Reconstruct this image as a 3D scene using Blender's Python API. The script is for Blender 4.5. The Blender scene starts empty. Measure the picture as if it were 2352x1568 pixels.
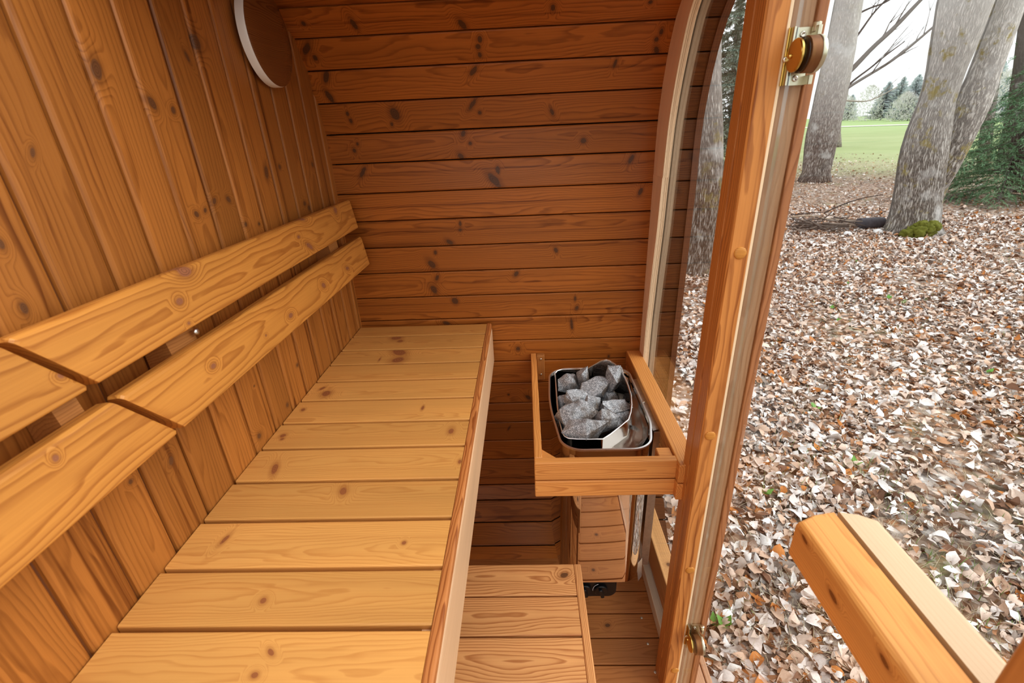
import bpy, bmesh, math, random
import numpy as np
from mathutils import Vector, Matrix

S = 0.65            # metres per layout unit; layout units: camera at origin, X along the barrel, Y away, Z up
ZF = -2.5           # floor level in layout units
col = bpy.context.scene.collection
rnd = random.Random(7)

# ------------------------------------------------------------------ camera maths (2352 x 1568 frame)
YAW, PIT, ROL, FPX = -3.98109270e-02, -4.24715400e-01, -4.50313154e-02, 1075.13337
def _rot():
    cy, sy, cp, sp, cr, sr = math.cos(YAW), math.sin(YAW), math.cos(PIT), math.sin(PIT), math.cos(ROL), math.sin(ROL)
    fwd = np.array([sy*cp, cy*cp, sp]); right = np.array([cy, -sy, 0.]); up = np.cross(right, fwd)
    return np.array([right*cr + up*sr, -(-right*sr + up*cr), fwd])
RC = _rot()
def ray(px, py): return RC.T @ np.array([(px-1176)/FPX, (py-784)/FPX, 1.0])
def at(px, py, ax, val):
    """point of the plane (axis ax = val, layout units) seen at a pixel of the photograph"""
    d = ray(px, py); return d*(val/d[ax])
def W(p): return Vector((p[0]*S, p[1]*S, (p[2]-ZF)*S))   # layout units -> metres, floor at 0

# ------------------------------------------------------------------ object helpers
ORG = {}
def tag(o, label=None, cat=None, group=None, kind=None):
    if label: o['label'] = label
    if cat: o['category'] = cat
    if group: o['group'] = group
    if kind: o['kind'] = kind
    return o
def empty(name, loc, label=None, cat=None, group=None, kind=None):
    o = bpy.data.objects.new(name, None); col.objects.link(o); o.empty_display_size = .05
    o.location = loc; ORG[o.name] = Vector(loc)
    return tag(o, label, cat, group, kind)

class MB:
    """collects geometry (metres), with a per-vertex grain coordinate 'gc'"""
    def __init__(s): s.v=[]; s.f=[]; s.m=[]; s.g=[]; s.sm=[]
    def add(s, vs, fs, mat=0, gc=None, smooth=False):
        n=len(s.v); s.v += [tuple(v) for v in vs]
        s.g += [tuple(g) for g in gc] if gc is not None else [tuple(v) for v in vs]
        s.f += [tuple(i+n for i in f) for f in fs]; s.m += [mat]*len(fs); s.sm += [smooth]*len(fs)
    def build(s, name, mats, parent=None, origin=None, angle=None):
        me = bpy.data.meshes.new(name)
        if parent is not None: o0 = ORG[parent.name]
        elif origin is not None: o0 = Vector(origin)
        else:
            a = np.array(s.v); o0 = Vector(((a[:,0].min()+a[:,0].max())/2, (a[:,1].min()+a[:,1].max())/2, a[:,2].min()))
        me.from_pydata([(x-o0.x, y-o0.y, z-o0.z) for x,y,z in s.v], [], s.f)
        for m in (mats if isinstance(mats,(list,tuple)) else [mats]): me.materials.append(m)
        me.polygons.foreach_set('material_index', s.m)
        me.polygons.foreach_set('use_smooth', s.sm)
        at_ = me.attributes.new('gc','FLOAT_VECTOR','POINT'); at_.data.foreach_set('vector', np.array(s.g,dtype=np.float32).ravel())
        bm = bmesh.new(); bm.from_mesh(me); bmesh.ops.recalc_face_normals(bm, faces=bm.faces)
        if angle:
            for e in bm.edges:
                if len(e.link_faces)==2 and e.calc_face_angle(0) > math.radians(angle): e.smooth=False
        bm.to_mesh(me); bm.free()
        o = bpy.data.objects.new(name, me); col.objects.link(o)
        if parent is not None: o.parent = parent
        else: o.location = o0
        ORG[o.name] = o0
        return o

def rrect(w, h, r=0.004, seg=3, x0=0, y0=0, rs=None):
    """rounded rectangle outline from (x0,y0); rs = radii of the four corners (bl, br, tr, tl)"""
    rs = rs or (r,)*4; P=[]
    cs=[(x0,y0,180),(x0+w,y0,270),(x0+w,y0+h,0),(x0,y0+h,90)]
    sg=[(1,1),(-1,1),(-1,-1),(1,-1)]
    for (cx,cy,a0),(sx,sy),q in zip(cs,sg,rs):
        if q<=1e-6: P.append((cx,cy)); continue
        for k in range(seg+1):
            a=math.radians(a0+90*k/seg); P.append((cx+sx*q+q*math.cos(a), cy+sy*q+q*math.sin(a)))
    return P
def prism(mb, poly, O, ea, eb, ec, a0, a1, mat=0, goff=(0,0,0), smooth=False, ch=0.0):
    """outline poly (b,c) swept along ea from a0 to a1 (numbers or functions of b); ch = chamfer at both ends"""
    O,ea,eb,ec = map(np.array,(O,ea,eb,ec)); n=len(poly)
    f0 = a0 if callable(a0) else (lambda b: a0); f1 = a1 if callable(a1) else (lambda b: a1)
    mb_=sum(p[0] for p in poly)/n; mc_=sum(p[1] for p in poly)/n
    rings=[]
    def ring(fn, off, k):
        R=[]
        for b,c in poly:
            bb=b; cc=c
            if k:
                L=math.hypot(b-mb_,c-mc_)+1e-9; bb=b-(b-mb_)/L*k*1.2; cc=c-(c-mc_)/L*k*1.2
            R.append((fn(b)+off,bb,cc))
        return R
    if ch: rings=[ring(f0,0,ch),ring(f0,ch,0),ring(f1,-ch,0),ring(f1,0,ch)]
    else: rings=[ring(f0,0,0),ring(f1,0,0)]
    vs=[];g=[]
    for R in rings:
        for a,b,c in R:
            vs.append(O+ea*a+eb*b+ec*c); g.append((a+goff[0],b+goff[1],c+goff[2]))
    fs=[]
    for k in range(len(rings)-1):
        for i in range(n):
            j=(i+1)%n; fs.append((k*n+i,k*n+j,(k+1)*n+j,(k+1)*n+i))
    fs.append(tuple(range(n-1,-1,-1))); fs.append(tuple((len(rings)-1)*n+i for i in range(n)))
    mb.add(vs,fs,mat,g,smooth)
AX=(1,0,0); AY=(0,1,0); AZ=(0,0,1)
def ubox(mb, x0,x1,y0,y1,z0,z1, along='y', r=.004, mat=0, seg=2, ch=.0, goff=None):
    """rounded box given in layout units, grain along one axis; gc depth is measured from the box centre"""
    p0=W((x0,y0,z0)); p1=W((x1,y1,z1)); L=p1-p0
    off = goff or (rnd.uniform(0,9),0,0)
    if along=='y': prism(mb, rrect(L.x,L.z,r,seg), (p0.x,p0.y,p0.z), AY,AX,AZ, 0, L.y, mat, off, ch=ch)
    elif along=='x': prism(mb, rrect(L.y,L.z,r,seg), (p0.x,p0.y,p0.z), AX,AY,AZ, 0, L.x, mat, off, ch=ch)
    else: prism(mb, rrect(L.x,L.y,r,seg), (p0.x,p0.y,p0.z), AZ,AX,AY, 0, L.z, mat, off, ch=ch)
def lathe(mb, prof, O, axis, ref, seg=24, mat=0, smooth=True, full=True):
    """profile (radius, height) turned about axis through O"""
    ax=Vector(axis).normalized(); e1=Vector(ref).normalized(); e2=ax.cross(e1); O=Vector(O)
    vs=[];fs=[]
    for r,h in prof:
        for k in range(seg):
            a=2*math.pi*k/seg; vs.append(O+ax*h+(e1*math.cos(a)+e2*math.sin(a))*r)
    for i in range(len(prof)-1):
        for k in range(seg):
            j=(k+1)%seg; fs.append((i*seg+k,i*seg+j,(i+1)*seg+j,(i+1)*seg+k))
    fs.append(tuple(range(seg-1,-1,-1))); fs.append(tuple((len(prof)-1)*seg+k for k in range(seg)))
    mb.add(vs,fs,mat,None,smooth)
def tube(mb, pts, rad, seg=8, mat=0, smooth=True, lump=0.0, rg=None):
    pts=[Vector(p) for p in pts]; n=len(pts); vs=[];fs=[];g=[]
    up=Vector((0.13,0.9,0.4)); acc=0
    for i,p in enumerate(pts):
        t=(pts[min(i+1,n-1)]-pts[max(i-1,0)]).normalized()
        e1=t.cross(up); 
        if e1.length<1e-3: e1=t.cross(Vector((1,0,0)))
        e1.normalize(); e2=t.cross(e1)
        if i: acc+=(pts[i]-pts[i-1]).length
        for k in range(seg):
            a=2*math.pi*k/seg
            q=rad[i]*(1+(lump*(math.sin(3*a+acc*2.1)+.7*math.sin(5*a-acc*3.3+1)+.5*math.sin(2*a+acc*6)) if lump else 0))
            vs.append(p+(e1*math.cos(a)+e2*math.sin(a))*q); g.append((acc,a*rad[0],q))
    for i in range(n-1):
        for k in range(seg):
            j=(k+1)%seg; fs.append((i*seg+k,i*seg+j,(i+1)*seg+j,(i+1)*seg+k))
    fs.append(tuple(range(seg-1,-1,-1))); fs.append(tuple((n-1)*seg+k for k in range(seg)))
    mb.add(vs,fs,mat,g,smooth)

# ------------------------------------------------------------------ materials
class NT:
    def __init__(s,name):
        s.m=bpy.data.materials.new(name); s.m.use_nodes=True; s.t=s.m.node_tree; s.t.nodes.clear()
        s.out=s.n('ShaderNodeOutputMaterial')
    def n(s,typ,**kw):
        x=s.t.nodes.new(typ)
        for k,v in kw.items(): setattr(x,k,v)
        return x
    def put(s,sock,v):
        if hasattr(v,'is_linked') or isinstance(v,bpy.types.NodeSocket): s.t.links.new(v,sock)
        else: sock.default_value=v
    def math(s,op,a,b=0.0,c=None,clamp=False):
        x=s.n('ShaderNodeMath',operation=op,use_clamp=clamp); s.put(x.inputs[0],a); s.put(x.inputs[1],b)
        if c is not None: s.put(x.inputs[2],c)
        return x.outputs[0]
    def vmath(s,op,a,b=None):
        x=s.n('ShaderNodeVectorMath',operation=op); s.put(x.inputs[0],a)
        if b is not None: s.put(x.inputs[1],b)
        return x.outputs['Value' if op in('LENGTH','DOT_PRODUCT','DISTANCE') else 'Vector']
    def noise(s,vec,scale=1.0,detail=3.0,rough=.5,out='Fac',dist=0.0):
        x=s.n('ShaderNodeTexNoise'); s.put(x.inputs['Vector'],vec); x.inputs['Scale'].default_value=scale
        x.inputs['Detail'].default_value=detail; x.inputs['Roughness'].default_value=rough; x.inputs['Distortion'].default_value=dist
        return x.outputs[out]
    def ramp(s,fac,stops,interp='LINEAR'):
        x=s.n('ShaderNodeValToRGB'); s.put(x.inputs[0],fac); cr=x.color_ramp; cr.interpolation=interp
        while len(cr.elements)<len(stops): cr.elements.new(.5)
        for e,(p,c) in zip(cr.elements,stops):
            e.position=p; e.color=(c[0],c[1],c[2],1) if isinstance(c,(tuple,list)) else (c,c,c,1)
        return x.outputs[0]
    def mix(s,fac,a,b,bt='MIX'):
        x=s.n('ShaderNodeMix',data_type='RGBA',blend_type=bt); s.put(x.inputs[0],fac)
        for i,v in ((6,a),(7,b)): s.put(x.inputs[i], (*v,1) if isinstance(v,tuple) and len(v)==3 else v)
        return x.outputs[2]
    def rng(s,v,a,b,c,d,interp='LINEAR'):
        x=s.n('ShaderNodeMapRange',interpolation_type=interp); s.put(x.inputs[0],v)
        for i,q in enumerate((a,b,c,d)): x.inputs[1+i].default_value=q
        return x.outputs[0]
    def mapping(s,vec,loc=(0,0,0),rot=(0,0,0),scale=(1,1,1),typ='POINT'):
        x=s.n('ShaderNodeMapping',vector_type=typ); s.put(x.inputs[0],vec)
        x.inputs['Location'].default_value=loc; x.inputs['Rotation'].default_value=rot; x.inputs['Scale'].default_value=scale
        return x.outputs[0]
    def bsdf(s,color,rough=.5,metal=0.0,spec=.5,normal=None,coat=0.0):
        b=s.n('ShaderNodeBsdfPrincipled'); s.put(b.inputs['Base Color'],(*color,1) if isinstance(color,tuple) and len(color)==3 else color)
        s.put(b.inputs['Roughness'],rough); b.inputs['Metallic'].default_value=metal; b.inputs['Specular IOR Level'].default_value=spec
        b.inputs['Coat Weight'].default_value=coat
        if normal is not None: s.t.links.new(normal,b.inputs['Normal'])
        s.t.links.new(b.outputs[0],s.out.inputs[0]); return b
    def bump(s,h,strength=.2,dist=.002):
        x=s.n('ShaderNodeBump'); s.put(x.inputs['Height'],h); x.inputs['Strength'].default_value=strength; x.inputs['Distance'].default_value=dist
        return x.outputs[0]

def wood(name, light, dark, seed=0, knots=(), freq=210, contrast=.55, warp=.03, rough=.42, knotcol=(.10,.045,.02), b0=None, c0=None, tone=1.0, streak=.5, spec=.4, blot=.25, stain=.0):
    """solid wood: growth rings about a pith line, fibres, tone patches and the board's knots (a, b, ra, rb, turn) in metres"""
    r=random.Random(seed*7919+13); N=NT(name)
    gc=N.n('ShaderNodeAttribute',attribute_name='gc').outputs['Vector']
    off=(r.uniform(-20,20),r.uniform(-5,5),r.uniform(-5,5))
    q=N.mapping(gc,loc=off)
    n1=N.noise(N.mapping(q,scale=(1.6,7,7)),1,2,.5)
    n2=N.noise(N.mapping(q,scale=(7,38,38)),1,2,.5)
    n3=N.noise(N.mapping(q,scale=(3.0,330,330)),1,2,.6)
    n4=N.noise(N.mapping(q,scale=(2.2,11,11)),1,2,.5)
    B0=b0 if b0 is not None else r.uniform(-.05,.12); C0=c0 if c0 is not None else r.uniform(.02,.07)
    rr=N.vmath('LENGTH',N.vmath('MULTIPLY',N.vmath('SUBTRACT',gc,(0,B0,C0)),(0,1,1)))
    rr=N.math('MULTIPLY_ADD',n1,warp*2,rr); rr=N.math('MULTIPLY_ADD',n2,.010,rr)
    dm=None
    for k in knots:
        a,b,ra,rb=k[:4]; t=k[4] if len(k)>4 else 0
        l=N.vmath('LENGTH',N.vmath('MULTIPLY',N.mapping(gc,loc=(a,b,0),rot=(0,0,t),scale=(ra,rb,1),typ='TEXTURE'),(1,1,0)))
        dm = l if dm is None else N.math('MINIMUM',dm,l)
    if dm is not None:
        dm=N.math('ADD',dm,N.math('MULTIPLY',N.math('SUBTRACT',n2,.5),1.1))
        inf=N.rng(dm,0.0,4.5,1.0,0.0,'SMOOTHERSTEP'); rr=N.math('MULTIPLY_ADD',inf,.022,rr)
    ph=N.math('FRACT',N.math('MULTIPLY',rr,freq))
    ring=N.ramp(ph,[(0,.0),(.55,.25),(.84,1.0),(.93,.8),(1.0,.0)])
    f=N.math('MULTIPLY',ring,contrast)
    f=N.math('ADD',f,N.math('MULTIPLY',N.math('SUBTRACT',n3,.5),streak))
    f=N.math('ADD',f,N.math('MULTIPLY',N.math('SUBTRACT',n4,.5),.35))
    if stain:
        n5=N.noise(N.mapping(q,scale=(.9,60,60)),1,2,.55); f=N.math('ADD',f,N.rng(n5,.54,.74,0,stain,'SMOOTHSTEP'))
    f=N.math('MINIMUM',N.math('MAXIMUM',f,0.0),1.15)
    c=N.mix(f,light,dark)
    tn=N.math('MULTIPLY',N.math('ADD',N.math('MULTIPLY',N.math('SUBTRACT',n4,.5),blot*2),1.0),tone*r.uniform(.93,1.07))
    x=N.n('ShaderNodeVectorMath',operation='SCALE'); N.put(x.inputs[0],c); N.put(x.inputs['Scale'],tn); c=x.outputs[0]
    if dm is not None:
        halo=N.rng(dm,.9,2.4,.45,0,'SMOOTHSTEP'); c=N.mix(halo,c,N.mix(.5,dark,knotcol))
        kr=N.math('FRACT',N.math('MULTIPLY',dm,2.7)); kc=N.mix(kr,tuple(v*1.9 for v in knotcol),knotcol)
        kf=N.rng(dm,.82,1.08,.92,0,'SMOOTHSTEP'); c=N.mix(kf,c,kc)
    h=N.math('ADD',N.math('MULTIPLY',ring,.5),n3)
    N.bsdf(c,N.math('MULTIPLY_ADD',n3,.2,rough-.1),0,spec,N.bump(h,.18,.0008))
    return N.m

def plain(name,color,rough=.5,metal=0.,spec=.5,noise=None,coat=0.):
    N=NT(name); c=color; nm=None
    if noise:
        amt,sc=noise; tc=N.n('ShaderNodeTexCoord').outputs['Object']; f=N.noise(tc,sc,4,.6)
        c=N.mix(f,tuple(v*(1-amt) for v in color),tuple(min(1,v*(1+amt)) for v in color)); nm=N.bump(f,.1,.001)
    N.bsdf(c,rough,metal,spec,nm,coat); return N.m

M={}
# palette (linear)
BENCH_L,BENCH_D=(.69,.365,.115),(.42,.155,.036)
WALL_L,WALL_D=(.40,.160,.037),(.16,.050,.009)
SHELL_L,SHELL_D=(.42,.148,.029),(.145,.040,.006)
FLOOR_L,FLOOR_D=(.50,.215,.07),(.27,.09,.024)
POST_L,POST_D=(.60,.265,.078),(.26,.08,.018)
M['post']=wood('door_post_wood',POST_L,POST_D,1,freq=120,contrast=.62,warp=.05,stain=.45)
M['rail']=wood('guard_wood',(.68,.32,.10),(.40,.14,.035),2,freq=190,contrast=.6)
M['nosing_top']=wood('bench_edge_wood',(.56,.23,.075),(.25,.07,.016),3,freq=260,contrast=.9)
M['nosing_front']=wood('weathered_edge_wood',(.66,.44,.27),(.46,.26,.145),4,freq=200,contrast=.35)
M['step']=wood('step_wood',(.70,.36,.15),(.36,.13,.04),5,freq=190,contrast=.85,warp=.05)
M['sill']=wood('pale_sill_wood',(.98,.88,.70),(.82,.64,.44),6,freq=200,contrast=.5)
M['outer_jamb']=wood('weathered_jamb_wood',(.36,.22,.13),(.24,.135,.07),7,freq=150,contrast=.5)
M['outer_stop']=wood('red_brown_wood',(.42,.19,.09),(.20,.07,.03),8,freq=150,contrast=.7)
M['cleat']=wood('cleat_wood',(.42,.19,.06),(.24,.09,.025),9)
M['handle_in']=wood('handle_wood',(.74,.36,.11),(.50,.18,.04),10,freq=190,contrast=.6)
M['handle_out']=wood('pale_handle_wood',(.66,.47,.31),(.58,.39,.24),11,freq=120,contrast=.3,streak=.2)
M['disc']=wood('turned_lid_wood',(.22,.085,.025),(.10,.034,.010),12,freq=330,contrast=.7,rough=.22,spec=.6)
M['steel']=plain('polished_steel',(.68,.65,.62),.025,1.0)
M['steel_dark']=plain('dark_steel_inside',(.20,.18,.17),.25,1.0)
M['tray']=plain('satin_steel_tray',(.74,.70,.66),.16,1.0)
M['rim']=plain('bright_steel_rim',(.88,.88,.88),.34,1.0)
M['galv']=plain('galvanised_steel',(.62,.62,.62),.38,1.0,noise=(.25,60))
M['black']=plain('black_enamel',(.012,.012,.013),.28,0,.5)
M['brass']=plain('brass',(.62,.42,.13),.22,1.0)
M['bronze']=plain('bronze_plate',(.20,.09,.035),.45,.5)
M['nickel']=plain('pale_plated_metal',(.62,.60,.47),.30,1.0)
M['screw']=plain('zinc_screw',(.72,.70,.64),.3,1.0)
M['white']=plain('white_rim',(.82,.83,.82),.35)
M['cream']=plain('cream_seal',(.86,.68,.46),.5)
M['mark']=plain('white_dial_print',(.75,.80,.85),.4)
def ply():
    N=NT('birch_plywood_edge'); gc=N.n('ShaderNodeAttribute',attribute_name='gc').outputs['Vector']
    n=N.noise(N.mapping(gc,scale=(9,9,1500)),1,2,.6); st=N.noise(N.mapping(gc,scale=(1.1,1.1,520)),1,1,.5)
    v=N.noise(N.mapping(gc,scale=(60,60,900)),1,2,.5)
    c=N.ramp(st,[(.38,(.36,.22,.12)),(.47,(.76,.58,.38)),(.6,(.84,.68,.48)),(.7,(.60,.43,.26))])
    c=N.mix(N.rng(v,.62,.70,0,.75),c,(.20,.11,.055)); c=N.mix(.25,c,N.mix(n,(.5,.33,.2),(.95,.8,.6)))
    N.bsdf(c,.6,0,.3); return N.m
M['ply']=ply()
def plyw():
    N=NT('weathered_plywood_edge'); gc=N.n('ShaderNodeAttribute',attribute_name='gc').outputs['Vector']
    st=N.noise(N.mapping(gc,scale=(1.1,1.1,480)),1,1,.5); v=N.noise(N.mapping(gc,scale=(40,40,700)),1,3,.6)
    c=N.ramp(st,[(.36,(.18,.125,.085)),(.5,(.36,.27,.19)),(.66,(.24,.165,.11))]); c=N.mix(N.rng(v,.5,.7,0,.5),c,(.11,.075,.05))
    N.bsdf(c,.7,0,.3); return N.m
M['plyw']=plyw()
M['veneer']=wood('plywood_face',(.97,.78,.60),(.90,.66,.48),14,freq=90,contrast=.4,streak=.15)
def glass():
    N=NT('window_glass'); tr=N.n('ShaderNodeBsdfTransparent'); tr.inputs[0].default_value=(.955,.965,.96,1)
    gl=N.n('ShaderNodeBsdfGlossy'); gl.inputs['Roughness'].default_value=.0; gl.inputs[0].default_value=(1,1,1,1)
    lw=N.n('ShaderNodeLayerWeight'); lw.inputs[0].default_value=.5
    fr=N.math('MULTIPLY_ADD',N.math('POWER',lw.outputs['Facing'],4.6),.62,.022)
    mx=N.n('ShaderNodeMixShader'); N.put(mx.inputs[0],fr); N.t.links.new(tr.outputs[0],mx.inputs[1]); N.t.links.new(gl.outputs[0],mx.inputs[2])
    N.t.links.new(mx.outputs[0],N.out.inputs[0]); return N.m
M['glass']=glass()
def gedge():
    N=NT('polished_glass_edge'); tr=N.n('ShaderNodeBsdfTransparent'); tr.inputs[0].default_value=(.86,.92,.90,1); gl=N.n('ShaderNodeBsdfGlossy'); gl.inputs['Roughness'].default_value=.05; gl.inputs[0].default_value=(.9,.95,1,1)
    mx=N.n('ShaderNodeMixShader'); mx.inputs[0].default_value=.12; N.t.links.new(tr.outputs[0],mx.inputs[1]); N.t.links.new(gl.outputs[0],mx.inputs[2]); N.t.links.new(mx.outputs[0],N.out.inputs[0]); return N.m
M['glass_edge']=gedge()
def stone():
    N=NT('sauna_stone'); tc=N.n('ShaderNodeTexCoord').outputs['Object']; oi=N.n('ShaderNodeObjectInfo').outputs['Random']; nz=N.n('ShaderNodeNewGeometry').outputs['Normal']
    sp=N.noise(tc,480,2,.75); n=N.noise(tc,150,3,.7); big=N.noise(tc,20,4,.6)
    f=N.math('ADD',N.math('MULTIPLY',sp,.75),N.math('MULTIPLY',n,.3))
    c=N.ramp(f,[(.33,(.05,.053,.06)),(.45,(.19,.20,.215)),(.55,(.39,.41,.435)),(.65,(.86,.88,.91))])
    br=N.ramp(f,[(.36,(.028,.022,.018)),(.52,(.115,.09,.075)),(.66,(.36,.31,.27))])
    sz=N.n('ShaderNodeSeparateXYZ'); N.put(sz.inputs[0],nz)
    k=N.math('ADD',N.rng(big,.46,.66,-.2,.75),N.rng(sz.outputs[0],.1,.9,0,.6)); k=N.math('ADD',k,N.math('MULTIPLY',N.math('SUBTRACT',oi,.5),.5),clamp=True)
    c=N.mix(k,c,br); h=N.math('ADD',N.math('MULTIPLY',n,.5),big); N.bsdf(c,.7,0,.35,N.bump(h,.6,.003)); return N.m
M['stone']=stone()

# ------------------------------------------------------------------ camera, world, light
cd=bpy.data.cameras.new('camera'); cam=bpy.data.objects.new('camera',cd); col.objects.link(cam)
cd.sensor_width=36; cd.lens=36*FPX/2352; cd.clip_start=.02; cd.clip_end=600
mw=Matrix([[RC[0][i],-RC[1][i],-RC[2][i]] for i in range(3)]).to_4x4(); mw.translation=W((0,0,0)); cam.matrix_world=mw
bpy.context.scene.camera=cam
cd.dof.use_dof=True; cd.dof.focus_distance=1.55; cd.dof.aperture_fstop=6.3
sc=bpy.context.scene; sc.view_settings.view_transform='Standard'
try: sc.view_settings.look='Medium High Contrast'
except Exception as e_: print('LOOK',e_)
sc.view_settings.gamma=1.0; sc.view_settings.exposure=0.12
w=bpy.data.worlds.new('overcast'); sc.world=w; w.use_nodes=True; nt=w.node_tree; nt.nodes.clear()
wo=nt.nodes.new('ShaderNodeOutputWorld'); bg=nt.nodes.new('ShaderNodeBackground'); tc=nt.nodes.new('ShaderNodeTexCoord'); sx=nt.nodes.new('ShaderNodeSeparateXYZ')
rp=nt.nodes.new('ShaderNodeValToRGB'); nt.links.new(tc.outputs['Generated'],sx.inputs[0]); nt.links.new(sx.outputs[2],rp.inputs[0])
rp.color_ramp.elements[0].position=0.0; rp.color_ramp.elements[0].color=(.96,.98,1,1); rp.color_ramp.elements[1].position=.8; rp.color_ramp.elements[1].color=(1,1,1,1)
nt.links.new(rp.outputs[0],bg.inputs[0]); bg.inputs[1].default_value=1.25; nt.links.new(bg.outputs[0],wo.inputs[0])
ld=bpy.data.lights.new('overcast_sun','SUN'); ld.energy=1.9; ld.angle=math.radians(55); ld.color=(1,.985,.96)
lo=bpy.data.objects.new('overcast_sun',ld); col.objects.link(lo); lo.rotation_euler=Vector((-.78,.16,-.62)).to_track_quat('-Z','Y').to_euler(); lo.location=(6,-4,9)

# ------------------------------------------------------------------ knots read off the photograph: pixel -> surface coordinates
def half(px,py,dx,dy,ax,val):
    a=at(px-dx,py-dy,ax,val); b=at(px+dx,py+dy,ax,val); return np.linalg.norm(a-b)*S/2

# ------------------------------------------------------------------ end wall with upright boards
XW=-.9665
seams=[-.9,-.76,-.62,-.48,-.34,-.2,-.065,.073,.212,.351,.4905,.629,.766,.9045,1.043,1.181,1.3225,1.4645,1.6037,1.745,1.886,2.028,2.16,2.30,2.44,2.58]
wk=[(222,160,20,40,.3),(350,237,12,26,-.5),(398,253,8,14,.5),(450,97,16,26,.2),(430,130,6,22,-.4),(612,395,8,26,.2),(492,462,7,16,.9),(525,458,7,16,-.9),(452,492,8,14,-.9),(471,483,6,12,.9),(565,515,6,10,.3),(595,514,5,8,0),(642,383,5,10,0),(700,467,5,9,0),(710,477,5,10,.4),(55,707,17,27,0),(2,560,16,26,0),(75,350,10,22,.4),(595,1001,9,14,.7),(393,1058,9,20,.4),(300,1106,9,11,0),(683,838,5,8,0),(584,886,3,4,0),(718,378,4,10,0),(660,930,5,9,.1)]
kb={}
for px,py,w_,h_,t in wk:
    p=at(px,py,0,XW); i=max(k for k,s in enumerate(seams) if s<=p[1])
    rb=np.linalg.norm(at(px+w_/2,py,0,XW)-at(px-w_/2,py,0,XW))*S/2; ra=np.linalg.norm(at(px,py-h_/2,0,XW)-at(px,py+h_/2,0,XW))*S/2
    kb.setdefault(i,[]).append(((p[2]-ZF)*S, p[1]*S, ra*1.05, min(rb,.03)*1.05, t))
mb=MB(); mats=[]
for i in range(len(seams)-1):
    y0,y1=seams[i]*S+.0021,seams[i+1]*S-.0021; rr_=random.Random(100+i)
    kk=rr_.uniform(.88,1.1); lite=tuple(v*kk for v in WALL_L)
    mats.append(wood('wall_board_%d'%i,lite,WALL_D,100+i,kb.get(i,()),freq=170,contrast=.42,stain=.8,b0=(y0+y1)/2+rr_.uniform(-.05,.05),tone=1.0))
    poly=rrect(y1-y0,.022,.001,3,y0,-.022,rs=(.001,.001,.008,.008))
    top=.62 if seams[i]>1.2 else .60
    prism(mb,poly,(XW*S,0,0),AZ,AY,AX,0,(top-ZF)*S,len(mats)-1)
wl=mb.build('wall_left',mats); tag(wl,'end wall of upright honey-brown pine boards behind the bench','wall',kind='structure')

# ------------------------------------------------------------------ curved shell of level boards
RAD=.62; CYc=2.494-RAD
prof=[]   # seam points (Y,Z) from the floor up
cz=-1.95
def on_circ(px,py):
    d=ray(px,py); k=d[2]/d[1]           # z = k y
    A=1+k*k; B=-2*(CYc+k*cz); C=CYc*CYc+cz*cz-RAD*RAD; y=(-B+math.sqrt(B*B-4*A*C))/(2*A); return (y,k*y)
low=[on_circ(1130,y) for y in (1112.9,1148,1199,1252.9)]
th0=math.atan2(low[-1][1]-cz,low[-1][0]-CYc)
ext=[(CYc+RAD*math.cos(th0-.225*k),cz+RAD*math.sin(th0-.225*k)) for k in range(3,0,-1)]
prof=ext+low[::-1]+[(2.49,z) for z in (-1.9764,-1.827,-1.686,-1.5455,-1.403,-1.2553,-1.1203,-.9738,-.8367,-.6944,-.5537,-.4113,-.2705)]
prof+=[(2.497,-.125),(2.4914,.0108),(2.461,.1452),(2.4115,.2751),(2.338,.388),(2.232,.476),(2.105,.534),(1.97,.565),(1.83,.58),(1.69,.585),(1.55,.588),(1.41,.59),(1.27,.59),(1.13,.59)]
NB=len(prof)-1
XE=.8602
sk=[(1061,55,10,22,.5),(1102,90,8,11,0),(1098,107,7,8,0),(1102,126,7,9,.3),(1519,73,7,10,0),(1508,90,7,8,0),(1508,115,9,15,.6),(1088,162,7,20,-.7),(1413,145,5,14,-.3),(1086,238,7,22,-.7),(1102,259,6,6,0),(1268,257,7,13,.5),(1064,306,10,15,-.5),(1080,329,6,6,0),(1058,358,10,16,.7),(1340,323,10,10,.3),(1136,415,13,32,.75),(1143,388,7,12,0),(1450,364,8,17,-.5),(1471,440,7,14,-.4),(821,331,5,6,0),(814,346,7,10,.2),(833,396,8,24,-.6),(1144,390,5,14,.1),(1057,514,5,10,0),(1057,528,7,7,0),(1033,556,9,17,1.0),(991,606,13,22,.7),(1000,580,6,9,0),(1277,575,7,11,.4),(1004,638,8,14,-.5),(997,666,14,20,.6),(1186,628,9,14,-.6),(1321,686,5,11,0),(1325,707,8,12,-.3),(1045,691,11,14,.4),(1313,745,7,24,.1),(1190,801,10,11,0),(1026,742,16,8,-.4),(813,56,8,22,.2),(697,54,6,7,0),(724,133,8,10,.2),(704,112,10,26,-.7),(749,176,9,20,-.5),(757,222,9,24,.4),(798,261,5,8,0),(806,278,6,9,.2),(907,262,14,24,.4),(900,285,6,8,0),(1168,906,5,5,0),(1213,912,10,18,.7),(1169,983,4,14,-.5),(1398,818,6,8,0),(1270,18,8,12,0),(1494,5,6,6,0)]
ks={}
def seg_hit(px,py):
    d=ray(px,py)
    for i in range(NB):
        (y0,z0),(y1,z1)=prof[i],prof[i+1]; ny,nz=-(z1-z0),(y1-y0); den=d[1]*ny+d[2]*nz
        if abs(den)<1e-9: continue
        t=(y0*ny+z0*nz)/den; q=d*t; L=math.hypot(y1-y0,z1-z0); s=((q[1]-y0)*(y1-y0)+(q[2]-z0)*(z1-z0))/L
        if t>0 and 0<=s<=L and q[1]>1.5: return i,q[0],s
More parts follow.
